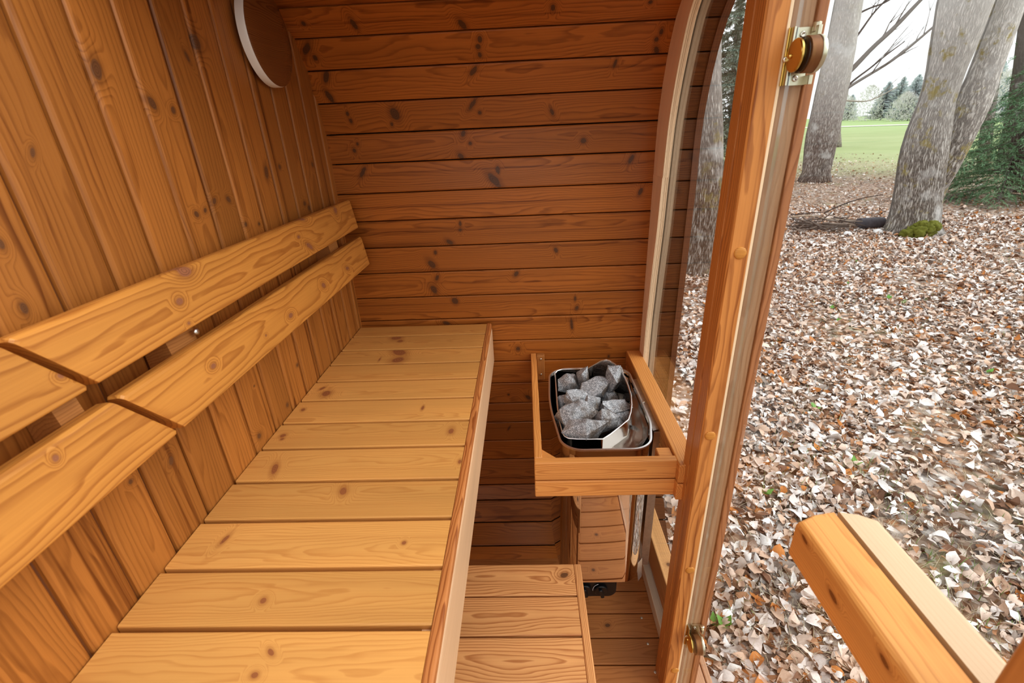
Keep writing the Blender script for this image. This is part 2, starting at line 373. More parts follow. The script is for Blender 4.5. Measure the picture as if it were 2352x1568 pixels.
for px,py,w_,h_,t in sk:
    h=seg_hit(px,py)
    if h is None: continue
    i,x,s=h; ra=w_/2*.0023*S*1.1; rb=h_/2*.0026*S*.95
    ks.setdefault(i,[]).append((x*S,s*S,ra,rb,t))
mb=MB(); mats=[]
for i in range(NB):
    (y0,z0),(y1,z1)=prof[i],prof[i+1]; L=math.hypot(y1-y0,z1-z0); eb=(0,(y1-y0)/L,(z1-z0)/L); ec=(0,eb[2],-eb[1])  # ec points outwards
    rr_=random.Random(300+i); k=rr_.uniform(.88,1.12)
    mats.append(wood('shell_board_%d'%i,tuple(v*k for v in SHELL_L),tuple(v*k for v in SHELL_D),300+i,ks.get(i,()),freq=180,contrast=.5,stain=.55,b0=L*S/2+rr_.uniform(-.05,.05),rough=.36,spec=.38,knotcol=(.075,.033,.015)))
    w0=W((0,y0,z0)); g=.0013
    poly=rrect(L*S-2*g,.03,.001,2,g,0,rs=(.0032,.0032,.001,.001))
    prism(mb,poly,(0,w0.y,w0.z),AX,eb,ec,(XW-.03)*S,.683*S,len(mats)-1)
    mats.append(wood('shaded_canopy_board_%d'%i,tuple(v*k*.26 for v in SHELL_L),tuple(v*k*.24 for v in SHELL_D),300+i,(),freq=180,contrast=.6,rough=.5,spec=.25))  # darkened copy of the shell wood: shade outside the glass painted in
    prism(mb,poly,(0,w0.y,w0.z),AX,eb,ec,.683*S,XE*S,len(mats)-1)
bkm=plain('shell_backing',(.06,.025,.01),.9)  # dark sheet added behind the boards to stop light leaking through gaps
mats.append(bkm); vs=[];fs=[]
for i,(y,z) in enumerate(prof):
    a=prof[max(i-1,0)];b=prof[min(i+1,NB)]; t=Vector((b[0]-a[0],b[1]-a[1])).normalized()
    for x in (XW-.03,XE): vs.append(W((x,y+t.y*.05,z-t.x*.05)))
fs=[(2*i,2*i+1,2*i+3,2*i+2) for i in range(NB)]; mb.add(vs,fs,len(mats)-1)
sh=mb.build('wall_back',mats); tag(sh,'curved reddish-brown wall of level tongue-and-groove boards','wall',kind='structure')

# ------------------------------------------------------------------ floor
mb=MB(); mats=[]
ys=[-.55]; 
while ys[-1]<2.6: ys.append(ys[-1]+.1389)
base=at(1050+1400/3.35,1100+1031/3.35,2,ZF)[1]; sh_=(base-ys[0])%.1389; ys=[y+sh_ for y in ys]
for i in range(len(ys)-1):
    mats.append(wood('floor_board_%d'%i,FLOOR_L,FLOOR_D,500+i,[(rnd.uniform(.15,.35),ys[i]*S+.045,.008,.006,.3)] if i%2 else (),freq=170,contrast=.45,b0=ys[i]*S+.04,rough=.5))
    poly=rrect(.1389*S-.004,.028,.002,2,ys[i]*S+.002,-.028,rs=(0,0,.003,.003))
    prism(mb,poly,(0,0,0),AX,AY,AZ,(XW)*S,.66*S,len(mats)-1)
fl=mb.build('floor',mats); tag(fl,'brown plank floor beside the step under the heater','floor',kind='structure')
for px,py in ((1473.5,1418.5),(1488,1478),(1505,1543)):
    p=W(at(px,py,2,ZF)); mb=MB(); lathe(mb,[(.0048,.0),(.0048,.0006),(.0036,.0012),(.0018,.0012),(.0014,.0003)],p,AZ,AX,14); mb.build('floor_screw',M['screw'],fl,angle=30)

# ------------------------------------------------------------------ upper bench
bench=empty('sauna_bench',W((-.6,1.2,ZF)),'long upper bench of honey-coloured planks along the end wall','bench')
by=[2.4692,2.3223,2.1501,1.9887,1.8257,1.6622,1.4968,1.3379,1.1663,1.0019,.8364,.6802,.515,.35,.185,.02,-.145,-.31]
bk=[(910,776,20,8,-.5),(919,783,10,5,0),(917,808,22,16,-.7),(914,826,26,14,.7),(740,892,8,8,.5),(749,904,20,13,-.2),(696,941,9,6,-.3),(971,936,6,9,0),(650,1000,12,7,0),(648,1008,8,5,0),(1036,990,14,14,0),(631,1076,14,26,-.3),(1056,1060,8,10,0),(788,1128,16,18,-.3),(928,1246,9,8,0),(517,1238,12,22,.2),(605,1378,16,12,.8),(622,1497,22,10,.7),(585,1550,18,14,.3),(872,825,4,8,0)]
for i in range(len(by)-1):
    y1,y0=by[i],by[i+1]; kn=[]
    for px,py,w_,h_,t in bk:
        p=at(px,py,2,-1)
        if y0<=p[1]<y1:
            ra=np.linalg.norm(at(px+w_/2,py,2,-1)-at(px-w_/2,py,2,-1))*S/2; rb=np.linalg.norm(at(px,py+h_/2,2,-1)-at(px,py-h_/2,2,-1))*S/2
            kn.append((p[0]*S,p[1]*S,ra*1.0,rb*.95,-t))
    rr_=random.Random(700+i); k=rr_.uniform(.94,1.05)
    m=wood('bench_plank_%d'%i,tuple(v*k for v in BENCH_L),BENCH_D,700+i,kn,freq=300,contrast=.36,stain=.16,b0=(y0+y1)/2*S+rr_.uniform(-.04,.04),warp=.02,rough=.38,knotcol=(.22,.085,.035))
    g=.0050; mb=MB(); poly=rrect((y1-y0)*S-2*g+.002,.028,.002,3,y0*S+g,-.028,rs=(.001,.001,.003,.003))
    prism(mb,poly,(0,0,(-1-ZF)*S),AX,AY,AZ,(XW+.004)*S,-.2357*S,0)
    mb.build('seat_plank',m,bench)
mb=MB(); zt=(-1-ZF)*S
poly=rrect(.025*S,.036,.002,3,0,-.036,rs=(0,0,.006,.002))
prism(mb,poly,(-.2352*S,0,zt),AY,AX,AZ,-.45*S,2.472*S,0,ch=.002)
poly=[(0,0)]
mb.build('front_edge',M['nosing_top'],bench)
mb=MB(); poly=rrect(.004+.03,.142,.003,3,-.034,-.150,rs=(.004,.006,.010,.0))
prism(mb,poly,(-.207*S,0,zt-.003),AY,AX,AZ,-.45*S,2.462*S,0,ch=.01)
mb.build('front_fascia',M['nosing_front'],bench)
mb=MB()
for x0,x1 in ((-.9,-.85),(-.30,-.25)): ubox(mb,x0,x1,-.4,2.4,-1.13,-1.05,'y')
mb.build('bearer',M['cleat'],bench)

# backrest slats (tilted), their cleats
TX,TZ=.141,-.990; Pn=np.array([.990,0,.141]); P0=np.array([-.88,0,-.288])
def on_back(px,py):
    d=ray(px,py); q=d*(P0@Pn)/(d@Pn); t=(q-P0)@np.array([TX,0,TZ]); return q[1],t
tU0,tU1=on_back(803,458)[1],on_back(825,522)[1]; tL0,tL1=on_back(833,540)[1],on_back(850,606)[1]
ya,ta=on_back(2,767); yb,tb=on_back(415,978)
def yend(t): return ya+(yb-ya)*(t-ta)/(tb-ta)
hk={'U':[(423,620,36,36,.3),(413,692,20,20,0),(434,742,9,9,0),(694,500,18,16,.3),(686,544,7,8,0),(711,565,15,14,.5),(770,482,8,20,0)],'L':[(490,840,17,17,0),(668,724,12,13,0),(743,655,10,14,.3),(611,770,5,6,0),(798,616,9,10,.3)],'NU':[(140,862,24,20,.4)],'NL':[(128,1052,18,22,.3)]}
BR_L,BR_D=(.54,.245,.058),(.26,.085,.016)
ec=np.array([-.990,0,-.141]); eb=np.array([TX,0,TZ]); O=W(P0)
for part,(lo_,hi_) in {'far':(None,2.42),'near':(-.5,None)}.items():
    br=empty('backrest',ORG[bench.name]); br.parent=bench; br.location=(0,0,0); ORG[br.name]=ORG[bench.name]
    for key,t0,t1 in (('U',tU0,tU1),('L',tL0,tL1)):
        kn=[]
        for px,py,w_,h_,tt in hk[key if part=='far' else 'N'+key]:
            y,t=on_back(px,py); y2,t2=on_back(px+w_/2,py); y3,t3=on_back(px,py+h_/2)
            kn.append((y*S,t*S,abs(math.hypot(y2-y,t2-t))*S*.8,abs(math.hypot(y3-y,t3-t))*S*.7,tt))
        m=wood('backrest_slat_'+part+key,BR_L,BR_D,60+len(bpy.data.materials),kn,freq=150,contrast=.6,b0=(t0+t1)/2*S,c0=.05,rough=.38,knotcol=(.20,.085,.045))
        mb=MB(); poly=rrect((t1-t0)*S,.026,.003,3,t0*S,0,rs=(.008,.003,.002,.004))
        if part=='far': prism(mb,poly,O,AY,eb,ec,lambda b:yend(b/S)*S,2.42*S,0,ch=.003)
        else: prism(mb,poly,O,AY,eb,ec,lo_*S,lambda b:(yend(b/S)-.02)*S,0,ch=.003)
        mb.build('backrest_slat',m,br)
    for px,py in (((445,760),(783,553)) if part=='far' else ((196,926),)):
        yc,tc_=on_back(px,py); mb=MB(); cw_=.05 if part=='far' else .026
        za,zb=-.335,-.60
        p=[((XW+.001)*S,(za-ZF)*S),(( -.917)*S,(za-ZF)*S),((-.8795)*S,(zb-ZF)*S),((XW+.001)*S,(zb-ZF)*S)]
        prism(mb,p,(0,0,0),AY,AX,AZ,(yc-cw_)*S,(yc+cw_)*S,0)
        cl=mb.build('cleat',M['cleat'],br)
        if (px,py)==(445,760):
            q=W(at(450,761,0,-.885)); mb=MB(); lathe(mb,[(.0065,0),(.0065,.002),(.004,.004),(.0015,.0042)],q,(.98,-.1,.15),AY,14); mb.build('screw',M['screw'],cl)

# ------------------------------------------------------------------ step / lower bench
ST=-1.72
stp=empty('lower_step',W((-.1,.5,ZF)),'low wooden step of wide planks in front of the bench','step')
ss=[at(1200,y,2,ST)[1] for y in (1293.8,1368.5,1461)]; ss+= [ss[-1]-.165*k for k in range(1,9)]
for i in range(len(ss)-1):
    m=wood('step_plank_%d'%i,(.70,.365,.15),(.38,.14,.045),820+i,((.12*S,(ss[0]-.06)*S,.012,.008,.3),) if i==0 else (),freq=165,contrast=.8,b0=(ss[i]+ss[i+1])/2*S,warp=.05,rough=.42)
    mb=MB(); poly=rrect((ss[i]-ss[i+1])*S-.005,.028,.002,3,ss[i+1]*S+.0025,-.028,rs=(0,0,.003,.003))
    prism(mb,poly,(0,0,(ST-ZF)*S),AX,AY,AZ,-.40*S,.1640*S,0); mb.build('step_plank',m,stp)
mb=MB(); ubox(mb,.1652,.1955,-.4,ss[0]-.004,ST-.16,ST,'y',.003,ch=.002); mb.build('front_edge',M['step'],stp)
mb=MB(); ubox(mb,-.36,.16,ss[0]-.06,ss[0]-.02,ST-.16,ST-.045,'x',.002); mb.build('end_board',M['step'],stp)
for y in (ss[0]-.12,.1):
    for x in (-.34,.09):
        mb=MB(); ubox(mb,x,x+.065,y-.06,y,ZF,ST-.045,'z',.002); mb.build('leg',M['step'],stp)

# ------------------------------------------------------------------ heater guard
gt=-1.2
gd=empty('heater_guard',W((.3,1.95,-1.38)),'wooden guard rail frame fixed around the stone heater','guard rail')
GY0,GY1=1.489,2.487
def rail_(name,x0,x1,y0,y1,z0,z1,al,mat='rail',r=.003,ch=.002):
    mb=MB(); ubox(mb,x0,x1,y0,y1,z0,z1,al,r,ch=ch,seg=3); return mb.build(name,M[mat],gd)
for z1,z0 in ((gt-.005,gt-.0925),(gt-.099,gt-.178)):
    rail_('front_rail',.0075,.5685,GY0,GY0+.034,z0,z1,'x')
    rail_('side_rail',.008,.040,GY0+.035,GY1,z0,z1,'y')
    rail_('side_rail',.567,.6455,GY0-.03,GY1,z0,z1,'y')
# corner blocks
mb=MB(); z0,z1=(gt-.16-ZF)*S,(gt-.02-ZF)*S
a_=[(.0405*S,(GY0+.035)*S),(.0405*S+.046,(GY0+.035)*S),(.0405*S,(GY0+.035)*S+.046)]
prism(mb,a_,(0,0,0),AZ,AX,AY,z0,z1); mb.build('corner_block',M['rail'],gd)
rail_('corner_block',.508,.566,GY0+.036,GY0+.10,gt-.17,gt-.016,'x')
cl=rail_('wall_cleat',.0415,.088,2.455,2.489,gt-.17,gt-.008,'z','cleat')
for z in (gt-.03,gt-.13):
    mb=MB(); lathe(mb,[(.0042,0),(.004,.002),(.002,.0026)],W((.066,2.4545,z)),(0,-1,0),AX,12); mb.build('screw',M['screw'],cl)

# ------------------------------------------------------------------ electric heater
HT=-1.235; HB=-2.035
heater=empty('sauna_heater',W((.31,1.95,HB-.12)),'polished steel electric heater filled with grey stones','heater')
def plan(pts,z,n=10):
    """closed smooth outline through rounded corners: list of (x,y,r)"""
    out=[]; k=len(pts)
    for i,(x,y,r) in enumerate(pts):
        p=Vector((x,y)); a=(Vector(pts[i-1][:2])-p).normalized(); b=(Vector(pts[(i+1)%k][:2])-p).normalized()
        ang=a.angle(b)/2; d=r/math.tan(ang); c=p+(a+b).normalized()*(r/math.sin(ang)); s=p+a*d; e=p+b*d
        v0=s-c; v1=e-c; th=v0.angle(v1); sg=1 if v0.x*v1.y-v0.y*v1.x>0 else -1
        for j in range(n+1):
            t=sg*th*j/n; out.append((c.x+v0.x*math.cos(t)-v0.y*math.sin(t), c.y+v0.x*math.sin(t)+v0.y*math.cos(t)))
    return out
OUT=[(.125,1.605,.105),(.515,1.605,.09),(.535,2.335,.09),(.10,2.335,.10),(.088,1.97,1.2)]
OUT=[(.128,1.603,.10),(.50,1.603,.10),(.545,1.80,.35),(.545,2.335,.09),(.108,2.345,.11),(.088,1.97,1.5)]
def shrink(pl,d):
    c=Vector((sum(p[0] for p in pl)/len(pl),sum(p[1] for p in pl)/len(pl))); r=[]
    n=len(pl)
    for i,p in enumerate(pl):
        t=(Vector(pl[(i+1)%n])-Vector(pl[i-1])).normalized(); nn=Vector((-t.y,t.x)); r.append((p[0]+nn.x*d,p[1]+nn.y*d))
    return r
def loft(mb,loops,mat=0,cap0=False,cap1=False,closed=True,smooth=True):
    n=len(loops[0]); vs=[W(p) for L in loops for p in L]; fs=[]
    for k in range(len(loops)-1):
        for i in range(n if closed else n-1):
            j=(i+1)%n; fs.append((k*n+i,k*n+j,(k+1)*n+j,(k+1)*n+i))
    if cap0: fs.append(tuple(range(n-1,-1,-1)))
    if cap1: fs.append(tuple((len(loops)-1)*n+i for i in range(n)))
    mb.add(vs,fs,mat,None,smooth)
po=plan(OUT,0)
area=sum(po[i-1][0]*po[i][1]-po[i][0]*po[i-1][1] for i in range(len(po)))
if area<0: po=po[::-1]
Z=lambda pl,z:[(x,y,z) for x,y in pl]
pb=shrink(po,.006); pin=shrink(po,.012)
mb=MB(); loft(mb,[Z(shrink(po,.03),HB+.02),Z(shrink(po,.012),HB),Z(pb,HB),Z(pb,HT-.012),Z(po,HT-.004),Z(shrink(po,.002),HT),Z(shrink(po,.006),HT-.001),Z(pin,HT-.012),Z(pin,HT-.30)],0,cap0=True)
mb.build('outer_casing',M['steel'],heater,angle=18)
mb=MB(); loft(mb,[Z(shrink(po,-.0015),HT-.006),Z(shrink(po,-.0015),HT+.002),Z(shrink(po,.006),HT+.003),Z(shrink(po,.009),HT-.006)],0); mb.build('rim',M['rim'],heater,angle=50)
# basket liner for the stones: straight on the bench side, raised curved deflector towards the glass
LN=[(1275,856.5,-1.235),(1277,890,-1.235),(1280,933,-1.235),(1285,968,-1.235),(1291.6,994,-1.235),(1297,1002,-1.235),(1306,1006.5,-1.235),(1325,1008.5,-1.235),(1355,1009,-1.235),(1384.7,1008.3,-1.235),
    (1402,997,-1.231),(1424,980,-1.226),(1443.4,963.7,-1.22),(1448.5,948,-1.212),(1451,930,-1.203),(1449.5,908,-1.19),(1443.4,887,-1.18),(1435,866,-1.168),(1425,848.5,-1.16),(1412,836,-1.15),(1401,828.5,-1.144),(1392.3,825.9,-1.14),
    (1380,829,-1.155),(1365,838,-1.18),(1347,847.6,-1.21),(1330,847.5,-1.23),(1308,847.6,-1.235),(1290,848.5,-1.235),(1280,851,-1.235)]
tp=[at(px,py,2,z) for px,py,z in LN]
cx=sum(p[0] for p in tp)/len(tp); cyy=sum(p[1] for p in tp)/len(tp)
def off_(L,d,dz=0): return [(p[0]+(cx-p[0])/math.hypot(cx-p[0],cyy-p[1])*d,p[1]+(cyy-p[1])/math.hypot(cx-p[0],cyy-p[1])*d,p[2]+dz) for p in L]
low_=[(p[0],p[1],-1.55) for p in tp]
mb=MB(); loft(mb,[low_,[(p[0],p[1],p[2]-.008) for p in tp],[tuple(p) for p in tp],off_(tp,.005,0),off_(tp,.006,-.008),[(p[0],p[1],-1.55) for p in off_(tp,.007)]],0)
mb.build('stone_basket',M['steel'],heater,angle=35)
mb=MB(); tube(mb,[W(p)+Vector((0,0,.0008)) for p in tp+tp[:1]],[.0021]*(len(tp)+1),6); mb.build('basket_edge',M['rim'],heater)
# steel tray between deflector and casing, black gap floor elsewhere
mb=MB(); loft(mb,[Z(pin,-1.40),Z(shrink(po,.20),-1.42)],0,cap1=True,smooth=False); mb.build('inner_floor',M['steel_dark'],heater)
tr1=[tp[i] for i in range(9,22)]
def pin_at(p):
    a=math.atan2(p[1]-1.97,p[0]-.30); return min(shrink(po,.013),key=lambda q:abs((math.atan2(q[1]-1.97,q[0]-.30)-a+math.pi)%(2*math.pi)-math.pi))
dpin=[]
fine=[]; pp=shrink(po,.013)
for i in range(len(pp)):
    q0,q1=pp[i-1],pp[i]; nn=max(1,int(math.dist(q0,q1)/.01))
    fine+=[(q0[0]+(q1[0]-q0[0])*k/nn,q0[1]+(q1[1]-q0[1])*k/nn) for k in range(nn)]
po_keep=po
def pin_at(p):
    a=math.atan2(p[1]-1.97,p[0]-.30); return min(fine,key=lambda q:abs((math.atan2(q[1]-1.97,q[0]-.30)-a+math.pi)%(2*math.pi)-math.pi))
tr0=[(*pin_at(p),HT-.016) for p in tr1]; base=[(p[0],p[1],HT-.075) for p in tr1]
lp=lambda t,dz:[tuple(np.array(a_)*(1-t)+np.array(b_)*t+np.array([0,0,dz])) for a_,b_ in zip(tr0,base)]
mb=MB(); loft(mb,[lp(0,0),lp(.12,-.012),lp(.3,-.014),lp(.6,-.008),lp(1,0)],0,closed=False)
mb.build('deflector_tray',M['tray'],heater)
# wall bracket
br=MB(); 
def flat(mb,pts,th,nrm,mat=0):
    n=Vector(nrm)*th; vs=[W(p) for p in pts]; k=len(vs); vs2=[v+n for v in vs]
    fs=[tuple(range(k)),tuple(k+i for i in range(k-1,-1,-1))]+[(i,(i+1)%k,k+(i+1)%k,k+i) for i in range(k)]
    mb.add(vs+vs2,fs,mat)
flat(br,[at(1500,989,2,-1.236),at(1513.5,985,2,-1.236),at(1470,869,2,-1.236),at(1453,871,2,-1.236)],-.0015,AZ)
q0=at(1502,992,2,-1.24); yb_=q0[1]
flat(br,[(q0[0],yb_,-1.24),(q0[0]+.036,yb_,-1.24),(q0[0]+.036,yb_,-2.06),(q0[0],yb_,-2.06)],.0015,AY)
flat(br,[(q0[0]+.036,yb_,-1.24),(q0[0]+.036,2.22,-1.24),(q0[0]+.036,2.22,-2.06),(q0[0]+.036,yb_,-2.06)],.0015,AX)
b_=br.build('mounting_bracket',M['galv'],heater)
mb=MB(); lathe(mb,[(.006,0),(.006,.002),(.003,.003)],W(at(1478,923,2,-1.236)),AZ,AX,12); mb.build('screw',M['screw'],b_)
mb=MB()
flat(mb,[(.50,1.66,-1.98),(.535,1.70,-1.98),(.545,1.71,-2.12),(.52,1.68,-2.12)],.0015,AY); mb.build('bracket_tab',M['galv'],heater)
# control box with two knobs
cb=MB(); prism(cb,rrect(.27*S,.125*S,.02,5,.13*S,(HB-.123-ZF)*S,rs=(.018,.022,.002,.002)),(0,0,0),AY,AX,AZ,1.625*S,2.15*S,0,ch=.004)
cbx=cb.build('control_box',M['black'],heater,angle=40)
for px,py in ((1380,1353),(1343,1352)):
    p=at(px,py,1,1.622); c=W(p)
    kn=MB(); lathe(kn,[(.021,0),(.021,.006),(.019,.008)],c,(0,-1,0),AX,28)
    prism(kn,rrect(.011,.036,.003,3,-.0055,-.018),(c.x,c.y,c.z),(0,-1,0),(math.cos(.25),0,math.sin(.25)),(-math.sin(.25),0,math.cos(.25)),.006,.020,0,ch=.002)
    k_=kn.build('knob',M['black'],cbx,angle=35)
    mk=MB(); arc=[c+Vector((math.cos(a)*.026,-.0008,math.sin(a)*.026)) for a in np.linspace(math.radians(110),math.radians(190),12)]
    tube(mk,arc,[.0009]*12,6); mk.build('dial_mark',M['mark'],k_)

# ------------------------------------------------------------------ stones
def stone_mesh(r,seed,squash):
    g=random.Random(seed); bm=bmesh.new()
    pts=[]
    for _ in range(16):
        v=Vector((g.gauss(0,1),g.gauss(0,1),g.gauss(0,1))).normalized()*g.uniform(.8,1.12); pts.append(bm.verts.new((v.x*squash[0]*r,v.y*squash[1]*r,v.z*squash[2]*r)))
    res=bmesh.ops.convex_hull(bm,input=bm.verts)
    bmesh.ops.delete(bm,geom=list({e for e in res['geom_interior']+res['geom_unused'] if isinstance(e,bmesh.types.BMVert)}),context='VERTS')
    bmesh.ops.triangulate(bm,faces=bm.faces); bmesh.ops.subdivide_edges(bm,edges=bm.edges,cuts=3,use_grid_fill=True); bmesh.ops.triangulate(bm,faces=bm.faces)
    from mathutils import noise as mn
    for v in bm.verts:
        u=v.co/r; n=mn.noise(u*1.9+Vector((seed,0,0)))*.10+mn.noise(u*5+Vector((0,seed,0)))*.045+mn.noise(u*12+Vector((0,0,seed)))*.022; v.co+=v.co.normalized()*n*r
    for f in bm.faces: f.smooth=True
    for e in bm.edges:
        if len(e.link_faces)==2 and e.calc_face_angle(0)>math.radians(24): e.smooth=False
    return bm
stones=[((1300,876),-1.245,.062,(1,1,.9),0,'pale grey stone at the back corner of the heater, toward the bench'),
 ((1334,857),-1.20,.060,(.6,.7,1.35),.4,'narrow pointed dark stone standing upright at the back of the heater'),
 ((1368,888),-1.235,.088,(1.2,1,.8),.2,'largest pale grey stone, behind the small central stone'),
 ((1414,872),-1.215,.078,(.8,1,1.3),0,'tall brown stone leaning against the raised steel deflector'),
 ((1312,908),-1.225,.068,(.75,1.35,.9),-.5,'long pale stone lying slantwise on the heater stones'),
 ((1355,925),-1.215,.055,(1,1,.9),0,'small round pale stone at the centre of the heater'),
 ((1418,928),-1.225,.068,(1.25,.9,.7),.3,'flat brownish stone beside the curved deflector'),
 ((1317,960),-1.22,.088,(1.05,1.15,.85),.5,'big grey stone by the bench side of the heater basket'),
 ((1388,962),-1.215,.076,(1.1,1.0,.9),-.4,'angular two-faced stone with a brown side at the heater front'),
 ((1345,990),-1.225,.082,(1.35,.8,.75),0,'speckled wedge stone against the front rim of the basket'),
 ((1432,952),-1.265,.06,(1,1,.8),0,'dark stone low against the deflector, half hidden by the angular stone'),
 ((1402,906),-1.275,.055,(1,1,.8),0,'dark stone deep between the largest stone and the flat one'),
 ((1287,922),-1.265,.055,(.8,1.2,.9),.2,'dark stone beneath the long slanting one at the basket side'),
 ((1414,974),-1.275,.058,(1,1,.7),0,'dark stone tucked under the deflector at the front')]
for i,((px,py),z,r,sq,rz,lab) in enumerate(stones):
    bm=stone_mesh(r*S*1.04,40+i*3,sq); me=bpy.data.meshes.new('sauna_stone'); bm.to_mesh(me); bm.free(); me.materials.append(M['stone'])
    o=bpy.data.objects.new('sauna_stone',me); col.objects.link(o); o.location=W(np.array(at(px,py,2,z))*np.array([1,1,1])+np.array([(.30-at(px,py,2,z)[0])*.13+.006,(1.95-at(px,py,2,z)[1])*.05,-.012])); o.rotation_euler=(0,0,rz)
    tag(o,lab,'stone','stones in the heater')

# ------------------------------------------------------------------ glass front: fixed pane with curved plywood frame
win=empty('window_1',W((.68,1.95,ZF)),'fixed glass pane with a curved plywood frame beside the heater','window',kind='structure')
inn=[(2.40,-2.6),(2.40,-1.6),(2.396,-1.042),(2.384,-.88),(2.371,-.7385),(2.352,-.58),(2.338,-.4619),(2.328,-.2773),(2.316,-.1149),(2.302,.0019),(2.27,.1238),(2.226,.2362),(2.17,.3483),(2.115,.41),(2.02,.475),(1.9,.52),(1.7,.545),(1.35,.55)]
def dense(P,n=4):
    out=[]
    for i in range(len(P)-1):
        for k in range(n):
            t=k/n; p0=P[max(i-1,0)];p1=P[i];p2=P[i+1];p3=P[min(i+2,len(P)-1)]
            out.append(tuple(.5*((2*p1[j])+(-p0[j]+p2[j])*t+(2*p0[j]-5*p1[j]+4*p2[j]-p3[j])*t*t+(-p0[j]+3*p1[j]-3*p2[j]+p3[j])*t**3) for j in (0,1)))
    return out+[P[-1]]
inn=dense(inn)
def outer_of(p):
    """point of the shell profile facing the frame's inner edge"""
    c=(1.75,-.2) if p[1]>-.2 else (0,p[1])
    d=Vector((p[0]-c[0],p[1]-c[1])).normalized() if p[1]>-.2 else Vector((1,0)); best=None
    for i in range(NB):
        (y0,z0),(y1,z1)=prof[i],prof[i+1]; den=d.x*(z1-z0)-d.y*(y1-y0)
        if abs(den)<1e-9: continue
        t=((y0-p[0])*(z1-z0)-(z0-p[1])*(y1-y0))/den; s=((y0-p[0])*d.y-(z0-p[1])*d.x)/den
        if 0<=s<=1 and t>-.02: best=t if best is None else min(best,t)
    if best is None: best=.06
    return (p[0]+d.x*(best-.001),p[1]+d.y*(best-.001))
def curved_frame(x0,x1,inner,name,mats,lo=0,hi=None,ax_off=0.0):
    P=inner[lo:hi]; mb=MB(); vs=[];g=[];acc=0
    for i,p in enumerate(P):
        if i: acc+=math.dist(P[i-1],p)*S
        q=outer_of(p)
        for (y,z),x in ((p,x0),(p,x1),(q,x1),(q,x0)):
            vs.append(W((x,y,z))); g.append((acc,(0 if (y,z)==p else math.dist(p,q)*S),x*S))
    n=len(P); fs=[];ms=[]
    for i in range(n-1):
        a,b=4*i,4*(i+1)
        for k in range(4):
            j=(k+1)%4; fs.append((a+k,a+j,b+j,b+k)); ms.append(0 if k==0 else 1)
    fs+= [(3,2,1,0),tuple(4*(n-1)+k for k in range(4))]; ms+=[0,0]
    k0=len(mb.v); mb.add(vs,fs,0,g,False); mb.m[-len(fs):]=ms
    return mb.build(name,mats,win)
js=min(range(len(inn)),key=lambda i:abs(inn[i][1]+.235))
curved_frame(.645,.676,inn,'inner_frame',[M['ply'],M['veneer']],0,js+1)
curved_frame(.6458,.676,[(a-.0012,b) for a,b in inn],'inner_frame',[M['ply'],M['veneer']],js,None)
curved_frame(.684,.7125,[(a+.004,b) for a,b in inn],'outer_frame',[M['plyw'],M['plyw']])
# pane
def pane(name,parent,x0,x1,outline,mat_edge=True):
    mb=MB(); n=len(outline); vs=[W((x0,y,z)) for y,z in outline]+[W((x1,y,z)) for y,z in outline]
    mb.add(vs,[tuple(range(n)),tuple(range(2*n-1,n-1,-1))],0); mb.add(vs,[(i,(i+1)%n,n+(i+1)%n,n+i) for i in range(n)],1)
    return mb.build(name,[M['glass'],M['glass_edge']],parent)
ol=[(1.425,-2.19),(2.43,-2.19)]+[(p[0]+.03,p[1]) for p in inn if p[1]>-2.1 and p[0]>1.46]+[(1.425,.55)]
pane('glass_pane',win,.6768,.6832,ol)
mb=MB(); ubox(mb,.647,.694,1.40,2.44,ZF+.001,-2.42,'y',.003); mb.build('sill',M['sill'],win)
mb=MB(); ubox(mb,.672,.752,1.44,2.46,-2.363,-2.175,'y',.004,goff=(3,0,0)); mb.build('bottom_rail',wood('bottom_rail_wood',(.66,.36,.15),(.42,.18,.06),31,((3.25,.03,.008,.007,0),),freq=170,contrast=.4),win)
mb=MB(); ubox(mb,.695,.74,1.44,2.46,-2.5,-2.364,'y',.002); mb.build('sill_backing',M['outer_stop'],win)
# rim of the shell outside the glass
def rim_strip(x0,x1,dep,name,mat):
    mb=MB(); pl=[p for p in dense(prof[6:],2)]; vs=[];g=[];acc=0
    for i,p in enumerate(pl):
        a=pl[max(i-1,0)];b=pl[min(i+1,len(pl)-1)]; t=Vector((b[0]-a[0],b[1]-a[1])).normalized(); nn=Vector((-t.y,t.x))
        if i: acc+=math.dist(pl[i-1],p)*S
        q=(p[0]+nn.x*dep,p[1]+nn.y*dep); p=(p[0]+nn.x*.002,p[1]+nn.y*.002)
        for (y,z),x in ((q,x0),(q,x1),(p,x1),(p,x0)): vs.append(W((x,y,z))); g.append((acc,0 if y==q[0] else .01,x*S))
    n=len(pl); fs=[]
    for i in range(n-1):
        for k in range(4): fs.append((4*i+k,4*i+(k+1)%4,4*i+4+(k+1)%4,4*i+4+k))
    fs+=[(3,2,1,0),tuple(4*(n-1)+k for k in range(4))]; mb.add(vs,fs,0,g); return mb.build(name,mat)
t4=rim_strip(.828,.8595,.012,'trim_1',wood('outer_rim_wood',(.155,.062,.028),(.075,.028,.011),33,freq=150)); tag(t4,'curved brown rim strip where the shell ends outside the glass','trim',kind='structure')

